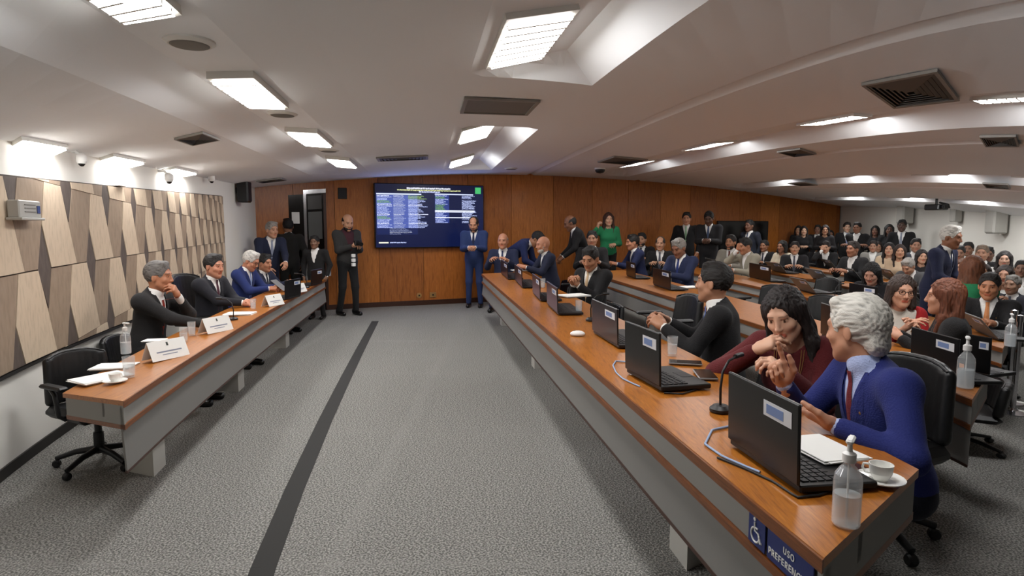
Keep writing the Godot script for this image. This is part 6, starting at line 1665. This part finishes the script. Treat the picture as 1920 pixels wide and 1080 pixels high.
func person(e: Dictionary) -> void:
	var pose: Dictionary = POSES[e.pose].duplicate()
	pose.merge(e.get("more", {}), true)
	var fine: bool = e.get("fine", false)
	var fig: Dictionary
	var head: Vector3 = e.head
	var sc: float = e.scale
	var sit: bool = pose.get("sit", true)
	if e.get("tie", "") == "": pose.tie = false
	if sit and e.has("desk"):   # hands rest on the desk, not in it
		for w in ["left", "right"]:
			if pose.has(w) and pose[w].y < -0.25:
				pose[w] = Vector3(pose[w].x, 0.0, pose[w].z)
				var nk: float = skeleton(pose).neck.y + (0.0 if not fine else clampf(head.y / sc - skeleton(pose).head.origin.y, -0.16, 0.22))
				pose[w] = Vector3(pose[w].x, e.desk / sc + 0.07 - nk, pose[w].z)
	if fine:
		var k := skeleton(pose)
		var y: float = k.head.origin.y
		if sit: pose.hip = clampf(0.52 + head.y / sc - y, 0.36, 0.74)
		elif pose.get("lean", 0.0) > 0.7: pose.hip = clampf(0.93 + head.y / sc - y, 0.8, 1.05)
		else: sc = head.y / y
		fig = build_figure(pose, true)
	else:
		if sit and e.has("desk"):
			for w in ["left", "right"]:
				if pose.has(w): pose[w] = Vector3(pose[w].x, snappedf(pose[w].y, 0.05) + 0.02, pose[w].z)
		var key: String = "%s|%s|%s|%s" % [e.pose, pose.get("tie", false), e.get("more", {}), pose.get("left", 0)]
		if not figures.has(key): figures[key] = build_figure(pose, false)
		fig = figures[key]
		sc = lerpf(sc, head.y / fig.head.origin.y, 1.0)
	var off: Vector3 = Basis(Vector3.UP, e.turn) * fig.head.origin * sc
	var o := thing("person", e.label, "person", Vector3(head.x - off.x, 0, head.z - off.z), e.turn, e.get("group", ""), sc)
	if e.has("chair"):
		var hip: float = fig.k.hip.y
		var ch := copy_of(chair_pattern, o.position - Basis(Vector3.UP, e.turn) * Vector3(0, 0, 0.035 * sc), e.turn, Vector3(sc, sc * clampf((hip - 0.17) / 0.495, 0.6, 1.25), sc), e.chair)
		for c in ch.get_children():
			if String(c.name).begins_with("armrest"):
				ch.remove_child(c)
				c.free()
	part(fig.body, "body", skin(e.skin), o)
	part(fig.jacket, e.get("top_name", "jacket"), coat(e.coat), o)
	if fig.has("lapels"): part(fig.lapels, "lapels", coat(e.coat), o)
	if fig.has("shirt"): part(fig.shirt, "shirt" if not pose.get("female", false) else "blouse", coat(e.get("shirt", "e8e6e2")), o)
	if fig.has("tie"): part(fig.tie, "tie", coat(e.tie), o)
	part(fig.trousers, "trousers", coat(e.get("legs", e.coat)), o)
	for g in fig.legs:
		var f := Vector3(g[2].x, 0.0, g[2].z)
		part(nets.shoe, "shoe", M.shoe, o, Transform3D(Basis(), f))
	if e.hair != "bald":
		part(hair_mesh(e.hair, fine), "hair", hair_of(e.hair_colour), o, fig.head)
	if e.has("beard"): part(hair_mesh("beard", fine), "beard", hair_of(e.beard), o, fig.head)
	if e.get("glasses", false):
		var sh := Shape.new()
		for sd in [-1.0, 1.0]:
			var ring := []
			for i in 13:
				var a := TAU * i / 12.0
				ring.append(Vector3(sd * 0.032 + cos(a) * 0.022, 0.01 + sin(a) * 0.017, 0.098))
			sh.tube(ring, 0.0022, 5)
			sh.tube([Vector3(sd * 0.054, 0.015, 0.097), Vector3(sd * 0.08, 0.012, 0.0)], 0.002, 5)
		sh.tube([Vector3(-0.011, 0.014, 0.1), Vector3(0, 0.018, 0.104), Vector3(0.011, 0.014, 0.1)], 0.002, 5)
		part(sh, "glasses", M.black_plastic, o, fig.head)
	var k: Dictionary = fig.k
	for x in e.get("extras", []):
		match x:
			"watch":
				var arm: Dictionary = k.arms[0]
				var sh := Shape.new()
				sh.lathe([[0.029, -0.009], [0.032, -0.005], [0.032, 0.005], [0.029, 0.009]], 16, Transform3D(arm.hand.basis, arm.hand.origin - arm.hand.basis.y * 0.018))
				part(sh, "wristwatch", M.chrome, o)
			"pin":
				var p: Vector3 = k.hip + k.tb * Vector3(0.075, 0.36, 0.0)
				var z := 0.3
				while z > 0.05 and Field.value(torso_bones(pose, k, 0.016), p + k.tb * Vector3(0, 0, z)) > 0.0: z -= 0.004
				var sh := Shape.new()
				sh.lathe([[0.0, 0.0], [0.009, 0.0], [0.009, 0.003], [0.0, 0.005]], 12, Transform3D(k.tb * Basis(Vector3.RIGHT, PI / 2), p + k.tb * Vector3(0, 0, z)))
				part(sh, "lapel_pin", M.brass, o)
			"necklace":
				var bones := torso_bones(pose, k, 0.016)
				for sd in 2:
					var sh := Shape.new()
					var pts := []
					for i in 15:
						var a := PI * i / 14.0
						var x0 := cos(a) * (0.07 - 0.012 * sd)
						var y0 := 0.50 - sin(a) * (0.2 + 0.07 * sd)
						var z := 0.3
						while z > 0.0 and Field.value(bones, k.hip + k.tb * Vector3(x0, y0, z)) > 0.004: z -= 0.004
						pts.append(k.hip + k.tb * Vector3(x0, y0, z))
					sh.tube(pts, 0.0022, 5)
					var chain := part(sh, "necklace", M.brass, o)
					for i in [3, 5, 7, 9, 11]:
						var b := Shape.new()
						b.lathe([[0.0, -0.006], [0.005, -0.004], [0.0065, 0.0], [0.005, 0.004], [0.0, 0.006]], 10, Transform3D(Basis(), pts[i]))
						part(b, "pearl", M.porcelain, chain)
			"camera":
				var sh := Shape.new()
				var c: Vector3 = (k.arms[0].wrist + k.arms[1].wrist) / 2 + Vector3(0, 0.05, 0.1)
				sh.box(c, Vector3(0.13, 0.09, 0.07), 0.012)
				sh.lathe([[0.0, 0.0], [0.035, 0.0], [0.035, 0.09], [0.0, 0.09]], 14, Transform3D(Basis(Vector3.RIGHT, PI / 2 + 0.3), c + Vector3(0, 0, 0.03)))
				part(sh, "held_camera", M.black, o)
				var lens := Shape.new()
				for i in 3: lens.lathe([[0.0, -0.03], [0.036, -0.026], [0.038, 0.0], [0.036, 0.026], [0.0, 0.03]], 14, Transform3D(Basis(), Vector3(0.0, c.y - 0.22 - 0.075 * i, 0.2)))
				part(lens, "hanging_white_lens", M.white_plastic, o)
			"tablet":
				var sh := Shape.new()
				var c: Vector3 = (k.arms[0].wrist + k.arms[1].wrist) / 2 + Vector3(0, 0.04, 0.12)
				sh.box(Vector3.ZERO, Vector3(0.17, 0.24, 0.008), 0.003, Transform3D(Basis(Vector3.RIGHT, -0.9), c))
				part(sh, "held_tablet", M.rim_grey, o)
			"papers":
				var sh := Shape.new()
				var c: Vector3 = (k.arms[0].wrist + k.arms[1].wrist) / 2 + Vector3(0, 0.05, 0.14)
				sh.box(Vector3.ZERO, Vector3(0.2, 0.27, 0.006), 0.0, Transform3D(Basis(Vector3.RIGHT, -0.7), c))
				part(sh, "held_papers", M.paper, o)
			"pen":
				var sh := Shape.new()
				var t: Transform3D = k.arms[1].hand
				sh.tube([t * Vector3(0.02, 0.12, 0.05), t * Vector3(-0.01, -0.02, 0.11)], 0.004, 6)
				part(sh, "pen", M.black_plastic, o)

# ---------------------------------------------------------------- the scene
func _ready() -> void:
	var cam := Camera3D.new()
	cam.position = Vector3(0, 1.52, 0)
	cam.rotation_degrees.x = -5.7106
	cam.fov = 50.3
	cam.near = 0.05
	cam.far = 100
	cam.current = true
	add_child(cam)
	var env := Environment.new()
	env.background_mode = Environment.BG_COLOR
	env.background_color = Color(0.02, 0.02, 0.02)
	env.tonemap_mode = Environment.TONE_MAPPER_LINEAR
	env.tonemap_exposure = EXPOSURE
	env.sdfgi_enabled = true
	env.ssao_enabled = true
	env.ssil_enabled = true
	var we := WorldEnvironment.new()
	we.environment = env
	add_child(we)
	make_materials()
	build_room()
	build_lamps()
	for d in DESKS: desk(PackedVector3Array(d[0]), d[1], d[2], d[3], d[4], d[5])
	build_fixtures()
	var shoe := [cap(Vector3(0, 0.045, -0.05), Vector3(0, 0.032, 0.14), 0.043, 0.036, 0.02), cap(Vector3(0, 0.08, -0.045), Vector3(0, 0.11, -0.03), 0.042, 0.045, 0.03), [1, 1, Vector3(0, -0.3, 0), Vector3(0.9, 0.302, 0.9), Basis(), 0.0, 0.01]]
	nets.shoe = net_mesh([[Field.net(shoe, 0.012), Transform3D(), null]])
	# furniture
	var first := {}
	for e in CHAIRS:
		if not first.has("chair"):
			first.chair = make_chair(e[3])
			first.chair.position = e[0]; first.chair.rotation.y = e[1]; first.chair.scale = e[2]
			chair_pattern = first.chair
		else:
			var o := copy_of(first.chair, e[0], e[1], e[2], e[3], e[4])
			if not e[4] and o.has_meta("group"): o.remove_meta("group")
			if e[5]:
				for c in o.get_children():
					if String(c.name).begins_with("armrest"):
						o.remove_child(c)
						c.free()
	for e in ITEMS:   # kind, place, turn, scale, label, group
		var key: String = e[0]
		var o: Node3D
		if not first.has(key):
			match key:
				"laptop": o = make_laptop(e[4])
				"grey_laptop": o = make_laptop(e[4], 0.38, 0.26, 0.25, 0.7, M.lid_grey)
				"monitor_laptop": o = make_laptop(e[4], 0.42, 0.28, 0.3, 0.2)
				"bottle": o = make_bottle(e[4])
				"glass": o = make_glass(e[4])
				"cup": o = make_cup(e[4])
				"card": o = make_nameplate(e[4])
				"mic": o = make_mic(e[4])
				"phone": o = make_phone(e[4])
				"papers": o = make_papers(e[4])
				"mouse": o = make_mouse(e[4])
			o.position = e[1]; o.rotation.y = e[2]; o.scale = e[3]
			if e[5]: o.set_meta("group", e[5])
			first[key] = o
		else:
			o = copy_of(first[key], e[1], e[2], e[3], e[4], e[5])
			if not e[5] and o.has_meta("group"): o.remove_meta("group")
	for e in CABLES: cable(e[0], e[1], M[e[2]], e[3])
	build_sign()
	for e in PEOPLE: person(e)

func make_materials() -> void:
	M.cloth_normal = noise_tex(0.02, [], 3, 4, FastNoiseLite.TYPE_SIMPLEX, true, 14.0)
	M.hair_normal = noise_tex(0.05, [], 5, 3, FastNoiseLite.TYPE_SIMPLEX, true, 10.0)
	var m := plain(Color.WHITE, 0.95)
	m.albedo_texture = noise_tex(0.115, [[0.0, Color("444341")], [0.36, Color("706f6a")], [0.5, Color("868480")], [0.64, Color("9b9993")], [1.0, Color("c2bfb8")]], 11, 3, FastNoiseLite.TYPE_SIMPLEX, false, 1.0, 1024)
	m.normal_enabled = true
	m.normal_texture = noise_tex(0.16, [], 12, 3, FastNoiseLite.TYPE_SIMPLEX, true, 6.0, 1024)
	M.carpet = triplanar(m, Vector3(0.55, 0.55, 0.55))
	M.strip = plain(Color("2a2927"), 0.95)
	M.white_wall = plain(Color("e9e6df"), 0.8)
	M.grey_wall = plain(Color("d9d6ce"), 0.85)
	M.ceiling = plain(Color("f2f4f6"), 0.9)
	M.dark_base = plain(Color("1d1a18"), 0.6)
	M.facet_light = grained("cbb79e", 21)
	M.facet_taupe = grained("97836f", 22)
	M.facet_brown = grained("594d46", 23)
	M.facet_dark = plain(Color("40362f"), 0.8)
	M.white_metal = plain(Color("dcdad4"), 0.5)
	M.vent_frame = plain(Color("8d8a84"), 0.6)
	M.vent_vane = plain(Color("57534d"), 0.6)
	M.vent_plate = plain(Color("77746e"), 0.7)
	M.black = plain(Color("0b0b0b"), 0.5)
	M.fascia = plain(Color("8b8984"), 0.7)
	M.panel_grey = plain(Color("75736f"), 0.75)
	M.pedestal = plain(Color("b9b7b0"), 0.7)
	M.leather = plain(Color("0d0d0e"), 0.42)
	M.black_plastic = plain(Color("101011"), 0.45)
	M.key_cap = plain(Color("1a1a1c"), 0.5)
	M.lid_black = plain(Color("0c0c0d"), 0.3)
	M.lid_grey = plain(Color("5d5c59"), 0.45)
	M.rim_grey = plain(Color("8a8a8a"), 0.35, 0.5)
	M.screen_dark = plain(Color("07080b"), 0.12)
	M.sticker_white = plain(Color("cfcfd2"), 0.5)
	M.sticker_blue = plain(Color("6f83ae"), 0.5)
	M.white_plastic = plain(Color("e6e5e2"), 0.4)
	M.porcelain = plain(Color("efeee9"), 0.2)
	M.paper = plain(Color("e9e8e4"), 0.8)
	M.card = plain(Color("dedcd7"), 0.7)
	M.print_grey = plain(Color("7a7f90"), 0.7)
	M.print_dark = plain(Color("3a3f38"), 0.7)
	M.box_grey = plain(Color("a9a7a0"), 0.5)
	M.chrome = plain(Color("c8c8cc"), 0.15, 1.0)
	M.brass = plain(Color("b98f5a"), 0.35, 0.6)
	M.shoe = plain(Color("0c0b0b"), 0.35)
	M.sign_blue = plain(Color("16286b"), 0.4)
	M.cable_blue = plain(Color("8fa3c4"), 0.45)
	M.cable_black = plain(Color("111112"), 0.5)
	M.door_glass = plain(Color("120d0b"), 0.12)
	M.lobby_reflection = plain(Color("4a4a48"), 0.3)  # flat tones painted for what the door glass reflects
	M.lobby_reflection_dark = plain(Color("241d19"), 0.3)
	M.glass = clear(Color(0.92, 0.95, 0.96, 0.13), 0.03)
	M.water = clear(Color(0.85, 0.9, 0.92, 0.25), 0.03)
	M.clear_plastic = clear(Color(0.93, 0.95, 0.96, 0.2), 0.1)
	M.gel = clear(Color(0.86, 0.9, 0.92, 0.34), 0.1)
	# timber
	M.wood_top = timber("a9671f", "7d430f", "bb7b30", 31, Vector3(5.0, 5.0, 0.45), 0.32)
	M.wood_edge = timber("7c451a", "552c0d", "8f5525", 32, Vector3(5.0, 9.0, 0.45), 0.4)
	M.wood_dark = timber("3f2010", "2b140a", "53290f", 33, Vector3(3, 6, 0.5), 0.45)
	M.wood_core = timber("3a1c0e", "24110a", "4a2410", 34, Vector3(3, 0.5, 3), 0.6)
	var tones := [["b0682c", "844817", "c27a3a"], ["a6622b", "7a4315", "b8743a"], ["b8702f", "8a4e1a", "c98343"], ["ab6529", "7f4514", "be7636"]]
	for i in 4: M["wood_wall_%d" % i] = timber(tones[i][0], tones[i][1], tones[i][2], 40 + i, Vector3(2.2, 0.22, 2.2), 0.35)
	m = plain(Color(0.02, 0.02, 0.02), 0.6)
	m.emission_enabled = true
	m.emission = Color(1.0, 0.985, 0.96)
	m.emission_energy_multiplier = GLOW
	M.lamp_glow = m
	m = plain(Color(0.01, 0.01, 0.02), 0.25)
	m.emission_enabled = true
	m.emission = Color.BLACK
	m.emission_texture = video_picture()
	m.emission_energy_multiplier = SCREEN_GLOW
	M.video = m

func clear(c: Color, rough: float) -> StandardMaterial3D:
	var m := plain(c, rough)
	m.transparency = BaseMaterial3D.TRANSPARENCY_ALPHA
	return m

func grained(hex: String, sd: int) -> StandardMaterial3D:
	var c := Color(hex)
	var m := plain(Color.WHITE, 0.7)
	m.albedo_texture = noise_tex(0.03, [[0.0, c.darkened(0.08)], [0.5, c], [1.0, c.lightened(0.05)]], sd, 4, FastNoiseLite.TYPE_SIMPLEX, false, 1.0, 256)
	return triplanar(m, Vector3(3, 0.8, 3))

func timber(mid: String, dark: String, light: String, sd: int, sc: Vector3, rough: float) -> StandardMaterial3D:
	var m := plain(Color.WHITE, rough)
	m.albedo_texture = noise_tex(0.018, [[0.0, Color(dark)], [0.32, Color(dark).lerp(Color(mid), 0.6)], [0.5, Color(mid)], [0.62, Color(mid).lerp(Color(dark), 0.35)], [0.78, Color(mid)], [1.0, Color(light)]], sd, 5, FastNoiseLite.TYPE_SIMPLEX_SMOOTH)
	return triplanar(m, sc)

func video_picture() -> ImageTexture:
	var w := 820
	var h := 480
	var im := Image.create(w, h, false, Image.FORMAT_RGB8)
	im.fill(Color("0b1336"))
	var rng := RandomNumberGenerator.new()
	rng.seed = 77
	im.fill_rect(Rect2i(0, 0, w, 60), Color("080d28"))
	var text := func(x: int, y: int, l: int, hgt: int, c: Color) -> void:   # a line of small unreadable lettering
		var p := x
		while p < x + l:
			var g := rng.randi_range(3, 8)
			im.fill_rect(Rect2i(p, y + rng.randi_range(0, 2), mini(g, x + l - p), hgt), c)
			p += g + rng.randi_range(1, 3)
	text.call(230, 22, 330, 12, Color("e8ecff"))
	text.call(160, 38, 480, 9, Color("d9dd9a"))
	text.call(320, 50, 160, 9, Color("c7d0ff"))
	im.fill_rect(Rect2i(8, 70, 330, 10), Color("c9d2f6"))
	for r in 30:
		var y := 84 + r * 10
		var c := Color("aab6e6") if r % 7 else Color("dde2fb")
		im.fill_rect(Rect2i(8, y, 300, 9), Color("4a5aa2") if y < 330 else Color("16204c"))
		if y < 330:
			text.call(12, y + 1, rng.randi_range(70, 110), 6, Color("7fae6a") if r in [4, 5, 16, 17] else c)
			text.call(130, y + 1, rng.randi_range(60, 90), 6, c.darkened(0.15))
			text.call(240, y + 1, rng.randi_range(60, 160), 6, c if r > 2 else Color("86a85e"))
		else: text.call(100, y + 1, rng.randi_range(80, 180), 6, c.darkened(0.3))
	im.fill_rect(Rect2i(20, 440, 70, 10), Color("e6e8d0"))
	text.call(100, 440, 120, 8, Color("b9c4ee"))
	im.fill_rect(Rect2i(440, 66, 300, 9), Color("c9d2f6"))
	for r in 24:
		var y := 78 + r * 9
		im.fill_rect(Rect2i(440, y, 110, 8), Color("2b3a7c"))
		text.call(444, y + 1, rng.randi_range(60, 100), 6, Color("6f9e55") if r in [1, 2, 8, 9, 10, 11, 12] else Color("aab6e6"))
		if r % 9 != 3: text.call(650, y + 1, rng.randi_range(70, 120), 6, Color("b4bfea"))
		if r in [13, 14, 19]: im.fill_rect(Rect2i(440, y, 310, 7), Color("dfe4ff"))
	im.fill_rect(Rect2i(756, 12, 46, 50), Color("3fa763"))
	return ImageTexture.create_from_image(im)
